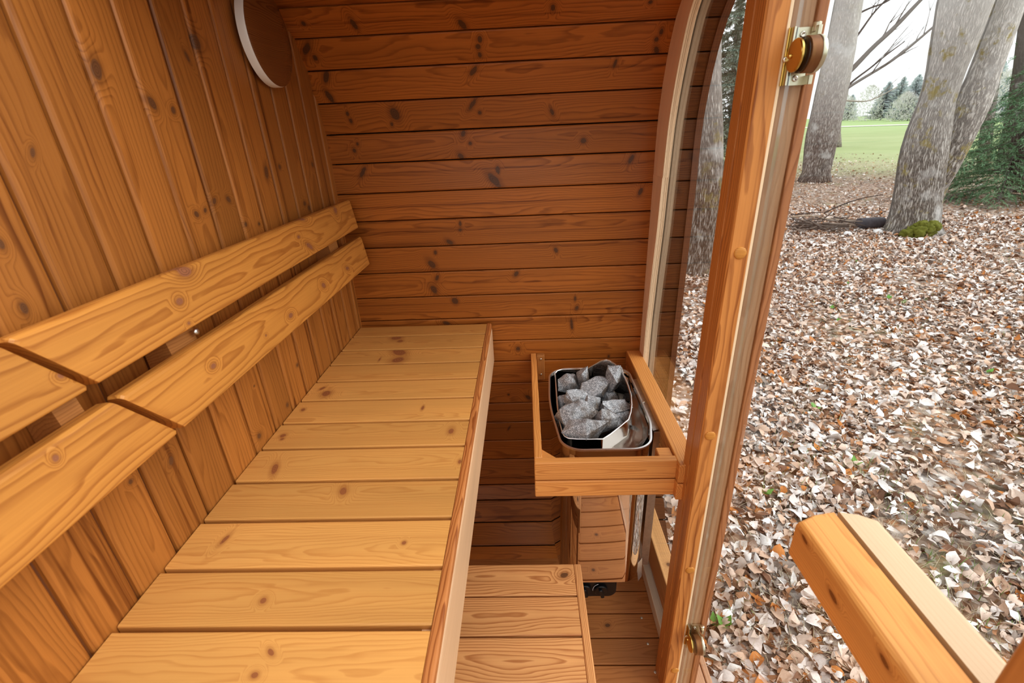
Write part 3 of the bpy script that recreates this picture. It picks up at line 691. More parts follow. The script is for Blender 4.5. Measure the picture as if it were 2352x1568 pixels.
# ------------------------------------------------------------------ door posts
def post(name,label,ya_,yb_,flip=False):
    p=empty(name,W((.66,(ya_+yb_)/2,ZF)),label,'door frame',kind='structure')
    mb=MB(); x0,x1=.590*S,.6455*S; y0,y1=ya_*S,yb_*S; m_=y0+(y1-y0)*.52
    poly=[(x0+.003,y0),(x1,y0),(x1,y1),(x0+.003,y1),(x0,y1-.003),(x0,m_+.003),(x0+.004,m_+.002),(x0+.004,m_-.001),(x0,m_-.003),(x0,y0+.004)]
    prism(mb,poly,(0,0,0),AZ,AX,AY,0,(.62-ZF)*S,0); mb.build('inner_post',M['post'],p)
    mb=MB(); ubox(mb,.6458,.6545,ya_+.001,yb_-.01,ZF,.62,'z',.001); mb.build('seal_strip',M['cream'],p)
    mb=MB(); ubox(mb,.656,.7105,ya_+.006,ya_+.05,ZF,.62,'z',.002); mb.build('outer_jamb',M['outer_jamb'],p)
    mb=MB(); ubox(mb,.714,.7395,ya_+.002,yb_,ZF,.62,'z',.002); mb.build('outer_stop',M['outer_stop'],p)
    mb=MB(); ubox(mb,.700,.716,ya_+.012,yb_,ZF,.62,'z',.001); mb.build('jamb_backing',M['outer_stop'],p)
    return p
PY=1.361
p1=post('trim_2','tall orange-brown door post with round wooden plugs and brass hinges',PY,1.49)
for px,py in ((1700,581),(1631,1000),(1585,1309),(1550,1539)):
    mb=MB(); c=W(at(px,py,1,PY)); lathe(mb,[(.0118,-.003),(.0118,.0012),(.0105,.0024),(.006,.0030)],c,(0,-1,0),AX,22)
    mb.g=[(v[0]*.0+(v[0]-c.x)*1,(v[2]-c.z),.02) for v in mb.v]; mb.build('wood_plug',wood('plug_wood%d'%py,(.62,.30,.07),(.34,.12,.02),40+py,freq=330,contrast=.9,b0=.05,c0=.0),p1,angle=50)
p2=post('trim_3','near door post cut off by the picture corner, close to the viewer',.255,.386)

# ------------------------------------------------------------------ glass door
door=empty('door_1',W((.666,.87,ZF)),'frameless glass door with a level wooden bar handle','door',kind='structure')
pane('glass_pane',door,.6605,.6705,[(.392,-2.44),(PY-.012,-2.44),(PY-.012,.60),(.392,.60)])
def bar(name,x0,x1,mat,mirror):
    y1=.8013; z1,z0=-.795,-.901; mb=MB(); g=x1 if not mirror else x0; o=x0 if not mirror else x1
    n=5; rows=[]
    # plan outline with a cut-off far corner, swept in height with a rounded outer top edge
    pl=[(g,.43),(g,y1),(g+(o-g)*.55,y1-.008),(o,y1-.026),(o,.43)]
    hs=[(z0,.008),(z0+.010,0),(z1-.013,0),(z1-.005,.0025),(z1-.0015,.007),(z1,.012)]
    L=[]
    for z,ins in hs:
        R=[]
        for x,y in pl:
            t=abs(x-g)/abs(o-g); R.append((x-(o-g)/abs(o-g)*ins*t,y-ins*.35*(1 if y>.6 else -.3),z))
        L.append(R)
    vs=[W(p) for R in L for p in R]; k=len(pl); fs=[(i*k+j,i*k+(j+1)%k,(i+1)*k+(j+1)%k,(i+1)*k+j) for i in range(len(L)-1) for j in range(k)]
    fs+=[tuple(range(k-1,-1,-1)),tuple((len(L)-1)*k+j for j in range(k))]
    mb.add(vs,fs,0,[(v.y,(v.z-1.05)+abs(v.x-o*S),v.z-1.05-abs(v.x-o*S)) for v in vs]); return mb.build(name,mat,door)
hw=wood('handle_bar_wood',(.76,.37,.11),(.50,.18,.04),51,tuple((p_[1]*S,(p_[2]-ZF)*S-1.05,.0085,.0036,.25) for p_ in (at(1848,1238,0,.5693),at(1913,1370,0,.5693),at(2031,1518,0,.5693))),freq=230,contrast=.5,b0=.01,c0=-.10,warp=.02,knotcol=(.16,.055,.012))
bar('handle',.5693,.6597,hw,False); bar('outer_handle',.7420,.6713,M['handle_out'],False)
def hinge(zc):
    h=MB(); cy=PY-.040; c=W((.66,cy,zc))
    # fixing plate on the post with three screws
    ubox(h,.6546,.6595,PY-.022,PY+.02,zc-.062,zc+.062,'z',.001); hg=h.build('hinge',M['nickel'],door)
    kn=MB(); ubox(kn,.650,.6545,PY-.006,PY-.0005,zc-.062,zc+.062,'z',.001); kn.build('hinge_leaf',M['brass'],hg)
    kn=MB(); ubox(kn,.6712,.7098,PY-.004,PY+.003,zc-.062,zc+.062,'z',.001); kn.build('outer_leaf',M['nickel'],hg)
    for z in (-.047,.047):
        s_=MB(); lathe(s_,[(.0048,0),(.0042,.002),(.0025,.0022),(.0018,.001)],W((.6850,PY-.0042,zc+z)),(0,-1,0),AX,14); s_.build('screw',M['screw'],hg)
    s_=MB(); lathe(s_,[(.0045,0),(.004,.002),(.002,.0022)],W((.6525,PY-.0062,zc-.005)),(0,-1,0),AX,14); s_.build('screw',M['screw'],hg)
    for s in (-1,1):
        a=MB(); ubox(a,.706,.7165,PY-.030,PY+.002,zc+s*.052-.010,zc+s*.052+.010,'z',.002); a.build('pivot_lug',M['nickel'],hg)
    d=MB(); lathe(d,[(.0235,0),(.0235,.003),(.022,.0042)],W((.6602,cy,zc)),(-1,0,0),AY,40); lathe(d,[(.004,.004),(.003,.007)],W((.6602,cy+.016,zc)),(-1,0,0),AY,12); d.build('inner_plate',M['brass'],hg,angle=35)
    d=MB(); lathe(d,[(.0245,.0),(.025,.0015)],W((.6708,cy,zc)),AX,AY,40); d.build('gasket',M['black'],hg,angle=35)
    d=MB(); lathe(d,[(.0255,.0),(.0255,.0155)],W((.6735,cy-.006,zc)),AX,AY,40); lathe(d,[(.0262,.0155),(.0268,.0175),(.0255,.0225)],W((.6735,cy-.006,zc)),AX,AY,40,1)
    d.build('outer_plate',[M['bronze'],M['nickel']],hg,angle=35)
    d=MB(); lathe(d,[(.005,-.007),(.006,-.006),(.006,.006),(.005,.007),(.003,.0075)],W((.7115,PY-.012,zc+.060)),AZ,AX,18); d.build('pivot_pin',M['nickel'],hg,angle=40)
hinge(.134); hinge(-2.053)
thm=wood('threshold_wood',(.66,.40,.25),(.46,.23,.12),52,freq=150)
mb=MB(); ubox(mb,.668,.817,.1,2.2,-2.56,-2.503,'y',.003); tr=mb.build('trim_4',thm)
mb=MB(); ubox(mb,.8205,.85,.1,2.2,-2.62,-2.500,'y',.003); mb.build('edge_board',thm,tr); tag(tr,'low wooden threshold boards just outside the glass door','trim',kind='structure')

# ------------------------------------------------------------------ round lid on the end wall
vent=empty('round_vent_lid',W((XW,2.005,.34)),'round dark wooden lid with a white edge high on the end wall','vent cover')
c=W((-.922,2.005,.345)); R_=.163*S
mb=MB(); lathe(mb,[(R_*.97,0),(R_*.985,.004),(R_*.93,.007),(R_*.6,.010),(R_*.2,.0115)],c,AX,AY,64); mb.g=[(v[1]-c.y,v[2]-c.z,0) for v in mb.v]; mb.build('lid',M['disc'],vent,angle=40)
mb=MB(); lathe(mb,[(R_*.9,-.018),(R_,-.016),(R_,-.001),(R_*.985,.003)],c,AX,AY,64); mb.build('rim',M['white'],vent,angle=40)
mb=MB(); lathe(mb,[(.03,-.0289),(.03,-.016)],c,AX,AY,24); mb.build('stem',M['white'],vent)
# ================================================================== outside
GZ=-2.9                       # ground level, layout units
gz=(GZ-ZF)*S
def G(px,py): return W(at(px,py,2,GZ))
CAMW=W((0,0,0))
def ground_mat():
    N=NT('leaf_litter_ground'); pos=N.n('ShaderNodeNewGeometry').outputs['Position']
    v=N.n('ShaderNodeTexVoronoi'); N.put(v.inputs['Vector'],N.vmath('ADD',pos,N.vmath("MULTIPLY",N.noise(pos,9,2,.5,"Color"),(.06,.06,.06)))); v.inputs['Scale'].default_value=17

    s=N.n('ShaderNodeSeparateColor'); N.put(s.inputs[0],v.outputs['Color'])
    leaf=N.ramp(s.outputs[0],[(.0,(.10,.055,.035)),(.22,(.30,.15,.085)),(.36,(.46,.25,.14)),(.52,(.58,.43,.33)),(.72,(.66,.57,.50)),(.9,(.82,.79,.76))],'CONSTANT')
    v2=N.n('ShaderNodeTexVoronoi'); N.put(v2.inputs['Vector'],pos); v2.inputs['Scale'].default_value=31
    s2=N.n('ShaderNodeSeparateColor'); N.put(s2.inputs[0],v2.outputs['Color'])
    leaf2=N.ramp(s2.outputs[1],[(.0,(.12,.07,.045)),(.3,(.42,.23,.13)),(.5,(.60,.48,.39)),(.8,(.76,.70,.65))],'CONSTANT')
    c=N.mix(N.noise(pos,3,2,.5),leaf,leaf2)
    edge=N.rng(v.outputs['Distance'],.25,.62,0,.55); c=N.mix(edge,c,(.055,.035,.025))
    soil=N.rng(N.noise(pos,.9,4,.6),.56,.68,0,.7); c=N.mix(soil,c,N.mix(N.noise(pos,30,4,.7),(.16,.13,.115),(.34,.30,.265)))
    gr=N.rng(N.noise(pos,2.3,4,.65),.58,.70,0,.45); c=N.mix(gr,c,N.mix(N.noise(pos,40,3,.7),(.09,.13,.045),(.32,.36,.17)))
    d=N.vmath('LENGTH',N.vmath('SUBTRACT',pos,tuple(CAMW)))
    far=N.rng(N.math('ADD',d,N.math('MULTIPLY',N.math('SUBTRACT',N.noise(pos,.25,4,.6),.5),14)),15,33,0,1,'SMOOTHSTEP')
    lawn=N.mix(N.noise(N.mapping(pos,scale=(.22,.22,1)),1,4,.6),(.22,.30,.115),(.46,.50,.29))
    lawn=N.mix(N.rng(d,55,110,0,1),lawn,(.34,.46,.21))
    c=N.mix(far,c,lawn)
    h=N.math('ADD',s.outputs[0],N.math('MULTIPLY',N.noise(pos,60,3,.6),.6)); N.bsdf(c,.85,0,.2,N.bump(h,.5,.02)); return N.m
mb=MB(); a0=math.radians(95); n=30; vs=[];fs=[]
rr_=[.0,3,8,20,50,110,260,420]
# a broad apron of ground in front of the glass, slightly uneven close by
for i,x in enumerate([-2.5,-1,.6,1.5,2.5,4,6,9,13,19,30,50,90,160,260,400]):
    for j,y in enumerate([-60,-20,-8,-3,0,2,4,6,9,13,19,30,50,90,160,260,400]):
        vs.append((x,y,gz+(.012*math.sin(x*1.3+y*.9) if .6<x<30 else 0)))
ny=17
for i in range(15):
    for j in range(16): fs.append((i*ny+j,(i+1)*ny+j,(i+1)*ny+j+1,i*ny+j+1))
mb.add(vs,fs,0,None,True); gm=ground_mat(); go=mb.build('ground',gm,origin=(0,0,gz)); tag(go,'leaf-strewn ground running out to a green field','ground',kind='structure')
pm=plain('pale_track',(.78,.76,.66),.9,noise=(.2,.5)); mb=MB()
pA,pB,pC,pD=[W(at(x,y,2,GZ)) for x,y in ((1800,296),(2400,278),(2400,276.4),(1800,294.2))]
mb.add([(p.x,p.y,gz+.05) for p in (pA,pB,pC,pD)],[(0,1,2,3)]); po_=mb.build('path',pm); tag(po_,'thin pale track crossing the far green field','path',kind='structure')

# ---- fallen leaves: one uncountable carpet
def leaf_mat():
    N=NT('dead_leaf'); a=N.n('ShaderNodeAttribute',attribute_name='Col').outputs['Color']; pos=N.n('ShaderNodeNewGeometry').outputs['Position']
    c=N.mix(N.math('MULTIPLY',N.rng(N.noise(pos,120,4,.75),.3,.7,0,1),.8),a,(.50,.36,.27),'MULTIPLY'); b=N.bsdf(N.mix(.45,a,c),.75,0,.2); return N.m
def make_leaves(name,n,rmin,rmax,az0,az1,seed,size,cols,curl=1.0,power=1.0):
    g=np.random.default_rng(seed)
    u=g.random(n); n1=int(n*.74); rm=13.0; r=np.where(np.arange(n)<n1,(rmin**power+(rm**power-rmin**power)*u)**(1/power),(rm**2+(rmax**2-rm**2)*u)**.5); az=az0+(az1-az0)*g.random(n)
    patch=np.sin(r*1.1*np.sin(az)+2)*np.sin(r*.9*np.cos(az)); pk=1-np.clip((r+2.5*patch-14)/(rmax-15),0,1)**.8; x0_=r*np.sin(az); y0_=r*np.cos(az); bare=np.sin(x0_*2.3+1.1*np.sin(y0_*1.7))*np.sin(y0_*1.9+1.3*np.sin(x0_*1.3)+.6); pk=pk*np.where(bare>.62,.35,1.0); kp=g.random(n)<pk; r=r[kp]; az=az[kp]
    x=r*np.sin(az); y=r*np.cos(az); keep=x>.62; x=x[keep];y=y[keep];r=r[keep]; n=len(x)
    U=np.linspace(0,1,5); prof_=np.array([.10,.78,1.0,.62,.04]); 
    L=size*np.clip(g.lognormal(-.12,.42,n),.35,1.9)*(1+.02*r); Wd=L*g.uniform(.28,.8,n)*.5; ch=curl*g.uniform(-.9,1.3,n); cw=curl*g.uniform(-.6,1.2,n); tw=g.uniform(-.8,.8,n)
    P=np.zeros((n,5,3,3))
    for i,uu in enumerate(U):
        for j,s in enumerate((-1,0,1)):
            jag=g.uniform(.75,1.15,n) if s else 1
            P[:,i,j,0]=(uu-.5)*L*np.cos(ch*(uu-.5)*.9); P[:,i,j,1]=s*Wd*prof_[i]*jag
            P[:,i,j,2]=L*ch*(uu-.5)**2*.9+abs(s)*Wd*cw*.7*prof_[i]+s*Wd*tw*(uu-.5)
    rz=g.uniform(0,2*np.pi,n); tx=g.normal(0,.36,n); ty=g.normal(0,.30,n)
    X=P[...,0];Y=P[...,1];Zc=P[...,2]
    Y,Zc=Y*np.cos(tx)[:,None,None]-Zc*np.sin(tx)[:,None,None],Y*np.sin(tx)[:,None,None]+Zc*np.cos(tx)[:,None,None]
    X,Zc=X*np.cos(ty)[:,None,None]+Zc*np.sin(ty)[:,None,None],-X*np.sin(ty)[:,None,None]+Zc*np.cos(ty)[:,None,None]
    c,s_=np.cos(rz)[:,None,None],np.sin(rz)[:,None,None]; X,Y=X*c-Y*s_,X*s_+Y*c
    Zc=Zc-Zc.min(axis=(1,2))[:,None,None]*.75+(g.random(n)**2*.022)[:,None,None]
    V=np.stack([X+x[:,None,None],Y+y[:,None,None],Zc],-1).reshape(-1,3)
    q=[]
    for i in range(4):
        for j in range(2): q.append((i*3+j,i*3+j+1,(i+1)*3+j+1,(i+1)*3+j))
    F=(np.arange(n)[:,None,None]*15+np.array(q)[None]).reshape(-1,4)
    me=bpy.data.meshes.new(name); me.vertices.add(len(V)); me.vertices.foreach_set('co',V.astype(np.float32).ravel())
    me.loops.add(F.size); me.loops.foreach_set('vertex_index',F.astype(np.int32).ravel()); me.polygons.add(len(F)); me.polygons.foreach_set('loop_start',np.arange(0,F.size,4,dtype=np.int32))
    me.polygons.foreach_set('use_smooth',np.ones(len(F),dtype=bool)); me.update(calc_edges=True)
    C=np.array(cols); pr=C[:,3]/C[:,3].sum(); k=g.choice(len(C),n,p=pr); cc=C[k,:3]*g.uniform(.78,1.15,(n,1)); cc=np.clip(cc,0,.95)
    A=np.ones((n,15,4)); A[:,:,:3]=cc[:,None,:]; ca=me.color_attributes.new('Col','FLOAT_COLOR','POINT'); ca.data.foreach_set('color',A.astype(np.float32).ravel())
    o=bpy.data.objects.new(name,me); col.objects.link(o); o.location=(0,0,gz); return o
LC=[(.88,.82,.79,.27),(.95,.94,.93,.15),(.76,.62,.53,.24),(.62,.45,.345,.16),(.48,.27,.155,.10),(.52,.22,.07,.04),(.24,.135,.09,.09),(.42,.36,.32,.05)]
lm=leaf_mat()
lf=make_leaves('fallen_leaves',120000,1.0,32,math.radians(12),math.radians(64),3,.045,LC,curl=1.5,power=1.45); lf.data.materials.append(lm)
tag(lf,'carpet of dry brown and pale fallen leaves outside the glass','leaves',kind='stuff')

# ---- grass and green sprouts
def blades(name,spots,mat,label,cat,h0,w0,seed,fan=.5):
    g=random.Random(seed); mb=MB(); vs=[];fs=[]
    for (x,y,n,sp) in spots:
        for _ in range(n):
            bx=x+g.gauss(0,sp); by_=y+g.gauss(0,sp)
            if bx<.66: continue
            h=h0*g.uniform(.5,1.3); w_=w0*g.uniform(.6,1.3); a=g.uniform(0,6.28); ln=g.uniform(0,fan)*h; dx,dy=math.cos(a),math.sin(a); k=len(vs)
            vs+=[(bx-dy*w_,by_+dx*w_,gz),(bx+dy*w_,by_-dx*w_,gz),(bx+dx*ln*.4+dy*w_*.8,by_+dy*ln*.4-dx*w_*.8,gz+h*.6),(bx+dx*ln*.4-dy*w_*.8,by_+dy*ln*.4+dx*w_*.8,gz+h*.6),(bx+dx*ln,by_+dy*ln,gz+h)]
            fs+=[(k,k+1,k+2,k+3),(k+3,k+2,k+4)]
    mb.add(vs,fs); o=mb.build(name,mat,origin=(3,4,gz)); return tag(o,label,cat,kind='stuff')
gsp=[]
for px,py in [(2180,1340),(2230,1390),(2270,1330),(2150,1290),(2060,1150),(2240,1190),(1905,1055),(1990,1080),(1840,1040),(1850,1100),(1920,740),(1905,705),(1870,940),(1960,1065),(2140,600),(1830,590),(1980,600),(2010,560),(2100,620),(2200,500),(2180,500),(2260,500),(2310,490),(2330,600),(1770,790),(2075,760),(1760,1130),(2330,1480),(2150,1450),(2240,1500),(1940,470),(1870,460),(2060,700),(1700,1390),(2120,690),(2290,760)]:
    p=G(px,py); d=math.hypot(p.x,p.y); gsp.append((p.x,p.y,int(26),.035+.02*d))
gm_=plain('grass_blade',(.20,.30,.09),.7,noise=(.4,30)); dm_=plain('dry_grass_blade',(.52,.46,.33),.8,noise=(.3,30)); wm_=plain('green_sprout',(.12,.32,.045),.5,noise=(.3,20))
blades('grass',gsp,gm_,'thin green grass showing through the fallen leaves','grass',.05,.0016,5,1.2)
rg=random.Random(9); dsp=[]
for _ in range(420):
    p=G(rg.uniform(1640,2352),rg.uniform(480,1560)); dsp.append((p.x,p.y,12,.12))
blades('dry_grass',dsp,dm_,'dry straw-coloured grass stems among the fallen leaves','grass',.045,.0011,6,2.2)
mb=MB()
for px,py in [(1962,1072),(1922,740),(1905,712),(1873,944),(1757,1140),(1640,1440),(2010,620),(1965,605),(2070,700),(2265,860),(1946,655),(2040,690),(1664,1445)]:
    p=G(px,py)
    for k in range(rg.randint(2,4)):
        a=rg.uniform(0,6.28); L=rg.uniform(.035,.065); w_=L*.3; t=Vector((math.cos(a),math.sin(a),rg.uniform(.5,1.4))).normalized(); s_=Vector((-t.y,t.x,0)).normalized(); b=Vector((p.x,p.y,gz+.015))
        mb.add([b,b+t*L*.45+s_*w_,b+t*L,b+t*L*.45-s_*w_],[(0,1,2,3)])
sp=mb.build('green_sprouts',wm_,origin=(3,4,gz)); tag(sp,'small bright green leafy sprouts among the fallen leaves','weeds',kind='stuff')

# ---- trees
def bark(name,c0,c1,lich=.75,pale=(.66,.645,.62),sc=1.0):
    N=NT(name); gc=N.n('ShaderNodeAttribute',attribute_name='gc').outputs['Vector']; pos=N.n('ShaderNodeNewGeometry').outputs['Position']
    q=N.vmath('ADD',gc,N.vmath('MULTIPLY',N.noise(gc,9,3,.6,'Color'),(.05,.035,0)))
    r1=N.math('ABSOLUTE',N.math('SUBTRACT',N.noise(N.mapping(q,scale=(6*sc,36*sc,1)),1,3,.6),.5))
    r2=N.noise(N.mapping(q,scale=(22,70,1)),1,4,.7); n=N.noise(pos,5,5,.7)
    f=N.math('ADD',N.rng(r1,0,.13,0,.42),N.math('ADD',N.math('MULTIPLY',r2,.45),N.math('MULTIPLY',n,.22)))
    c=N.ramp(f,[(.30,tuple(x*.45 for x in c0)),(.48,c0),(.68,c1),(.86,pale)])
    sep=N.n('ShaderNodeSeparateXYZ'); N.put(sep.inputs[0],pos)
    c=N.mix(N.rng(sep.outputs[2],.8,3.0,0,.8),c,N.mix(.30,tuple(min(.92,v*1.25) for v in pale),c))  # paler with height: sunlit whiteness painted into the upper bark
    l=N.noise(pos,3.0,5,.7); c=N.mix(N.math('MULTIPLY',N.rng(l,.56,.63,0,lich),N.rng(N.noise(pos,14,3,.6),.35,.55,.35,1)),c,(.36,.30,.11))
    l2=N.noise(pos,1.7,4,.6); c=N.mix(N.rng(l2,.60,.70,0,.6),c,(.75,.75,.74))
    N.bsdf(c,.9,0,.15,N.bump(f,.8,.02)); return N.m
bk1=bark('grey_bark',(.20,.175,.155),(.44,.41,.375),.85); bk2=bark('brown_grey_bark',(.20,.165,.15),(.42,.38,.35),.15); bk3=bark('dark_bark',(.075,.06,.05),(.18,.155,.14),.0,(.26,.24,.22)); bk4=bark('mossy_bark',(.13,.105,.085),(.33,.29,.25),.5)
def trunk_pts(rows,Yp):
    P=[];R=[]
    for py,px,w_ in rows:
        P.append(W(at(px,py,1,Yp))); R.append((W(at(px+w_/2,py,1,Yp))-W(at(px-w_/2,py,1,Yp))).length/2)
    return P,R
def resample(P,R,n):
    d=[0]
    for i in range(1,len(P)): d.append(d[-1]+(P[i]-P[i-1]).length)
    t=np.linspace(0,d[-1],n); xs=[np.interp(t,d,[p[k] for p in P]) for k in range(3)]; rs=np.interp(t,d,R)
    for k in range(3): 
        for _ in range(3): xs[k][1:-1]=(xs[k][:-2]+2*xs[k][1:-1]+xs[k][2:])/4
    return [Vector((a,b,c)) for a,b,c in zip(*xs)],list(rs)
def tree(name,label,base_px,stems,mat,group=None,cat='tree',seg=22):
    b=at(*base_px,2,GZ); root=empty(name,W(b),label,cat,group)
    for part,rows,dy in stems:
        P,R=trunk_pts(rows,b[1]+dy); P,R=resample(P,R,26)
        if part=='trunk' : P[0].z=gz-.05
        mb=MB(); tube(mb,P,R,seg,0,True,.018); mb.build(part,mat,root)
    return root
main=tree('lichened_tree','big forked grey tree with yellow lichen and moss at its foot','x' and (2092,533),[
 ('trunk',[(545,2088,128),(533,2092,108),(480,2103,94),(420,2113,92),(350,2122,90),(300,2130,84),(230,2153,70),(170,2170,72),(97,2192,90),(0,2216,106),(-160,2268,112),(-420,2360,110)],0),
 ('side_stem',[(470,2135,40),(420,2152,44),(385,2170,52),(330,2197,58),(230,2238,68),(170,2259,62),(97,2287,60),(0,2323,58),(-160,2372,64),(-420,2450,60)],.2)],bk1)
mossm=plain('moss',(.13,.14,.02),.95,noise=(.6,40))
def lump(mb,c,r,seed,n=2,amp=.3):
    from mathutils import noise as mn
    bm=bmesh.new(); bmesh.ops.create_icosphere(bm,subdivisions=n+1,radius=1)
    for v in bm.verts:
        k=1+amp*mn.noise(v.co*1.7+Vector((seed,seed*.3,0)))+amp*.6*mn.noise(v.co*5+Vector((0,seed,0))); v.co=Vector((v.co.x*r[0]*k,v.co.y*r[1]*k,v.co.z*r[2]*k))
    bm.verts.ensure_lookup_table(); mb.add([Vector(c)+v.co for v in bm.verts],[tuple(v.index for v in f.verts) for f in bm.faces],0,None,True); bm.free()
mb=MB()
for px,py,r in ((2085,536,.10),(2108,532,.15),(2130,527,.14),(2142,520,.11),(2118,518,.10)):
    p=W(at(px,py,1,at(2092,533,2,GZ)[1]-.62)); lump(mb,(p.x,p.y,max(p.z,gz+.02)),(r,r*.7,r*.85),px,3,.45)
mo=mb.build('moss_patch',mossm,main); mo['label']='dark olive moss at the foot of the trunk'
mb=MB()
for px,py,r in ((2185,410,.07),(2140,450,.05),(2122,440,.04),(2135,405,.04)):
    p=W(at(px-20,py,1,at(2092,533,2,GZ)[1]-.50)); lump(mb,p,(r,.03,r*.8),px,3,.5)
left=tree('bare_grey_tree','bare pale grey tree with thin branches, next to the door post',(1870,416),[
 ('trunk',[(424,1868,74),(405,1873,56),(330,1886,66),(250,1900,66),(190,1915,66),(130,1926,62),(60,1940,60),(0,1950,58),(-200,1985,54),(-500,2040,44)],0)],bk2)
def limb(parent,rows,Yp,mat,name='branch',twigs=0,seed=0):
    P,R=trunk_pts(rows,Yp); P,R=resample(P,R,16); mb=MB(); tube(mb,P,R,7)
    g=random.Random(seed)
    for k in range(twigs):
        i=g.randint(4,14); d=(P[i+1]-P[i]).normalized(); s=Vector((g.uniform(-1,1),g.uniform(-1,1),g.uniform(.0,1.2))); t=(d*1.0+s*.75).normalized(); L=g.uniform(.5,1.5); r=R[i]*.42
        q=[P[i]+t*L*u+Vector((0,0,-.08*L*u*u))+Vector((g.uniform(-.03,.03),g.uniform(-.03,.03),0)) for u in (0,.35,.7,1)]; tube(mb,q,[r,r*.75,r*.5,r*.2],5)
        for _ in range(2):
            j=g.randint(1,2); t2=(t+Vector((g.uniform(-1,1),g.uniform(-1,1),g.uniform(-.4,.8)))*.7).normalized(); tube(mb,[q[j],q[j]+t2*L*.3,q[j]+t2*L*.55+Vector((0,0,.04))],[r*.5,r*.3,r*.12],4)
    return mb.build(name,mat,parent)
ly=at(1870,416,2,GZ)[1]; brm=plain('branch_bark',(.24,.22,.205),.9); twm=plain('twig_bark',(.13,.11,.10),.9)
limb(left,[(182,1932,12),(150,1968,11),(110,2000,10),(70,2050,10),(30,2085,9),(0,2115,8),(-80,2190,5)],ly-.1,brm,twigs=5,seed=1)
limb(left,[(214,1930,7),(200,1948,6.5),(175,1990,6.5),(140,2050,6),(95,2105,5.5),(65,2140,5),(20,2190,4)],ly-.4,brm,twigs=8,seed=2)
limb(left,[(212,1932,5),(180,1965,4.5),(160,1995,4),(130,2030,3.5),(95,2078,2)],ly-.2,twm,twigs=3,seed=3)
limb(left,[(100,1956,5),(60,1985,4.5),(30,2005,4),(5,2030,3.5),(-40,2070,2)],ly-.2,twm,twigs=6,seed=4)
limb(left,[(32,1970,5),(18,1998,4),(8,2030,3.5),(-20,2075,2)],ly+.2,twm,twigs=5,seed=5)
limb(left,[(230,1930,4),(232,1965,3.5),(234,1990,3),(222,2020,2.5),(200,2060,2)],ly-.3,plain('pale_twig',(.45,.42,.36),.9),twigs=3,seed=6)
tree('stub_tree','short dark trunk just behind the bare grey tree',(1905,338),[('trunk',[(342,1904,48),(300,1909,38),(240,1918,33),(150,1931,28),(0,1955,22),(-200,1990,18)],0)],bk2)
pt=tree('mossy_tree','mossy tree trunk seen through the fixed glass pane beside the plywood frame',(1604,626),[
 ('trunk',[(645,1596,92),(625,1600,70),(580,1605,60),(500,1618,60),(420,1629,62),(300,1632,56),(187,1631,46),(100,1634,42),(0,1640,38),(-200,1655,34)],0)],bk4)
tree('slender_tree','slender pale trunk between the mossy tree and the door post, far behind the glass',(1680,395),[('trunk',[(400,1680,26),(300,1684,21),(200,1688,20),(100,1694,19),(0,1700,18),(-200,1710,16)],0)],bk2,seg=12)
tree('leaning_dark_tree','dark trunk leaning behind the green spruce boughs',(2318,398),[('trunk',[(402,2316,60),(380,2319,50),(330,2327,46),(250,2338,38),(150,2350,34),(0,2366,30)],0)],bk3)
tree('pale_thin_tree','thin greenish trunk close behind the forked tree, leaning outward',(2262,400),[('trunk',[(400,2258,26),(330,2263,24),(250,2272,22),(150,2290,20),(0,2320,18)],0)],bk4,seg=12)
tree('black_trunk_tree','narrow black trunk at the picture edge above the spruce',(2345,440),[('trunk',[(442,2338,40),(374,2341,32),(300,2343,26),(200,2345,22),(100,2349,18),(0,2354,16)],0)],bk3,seg=12)

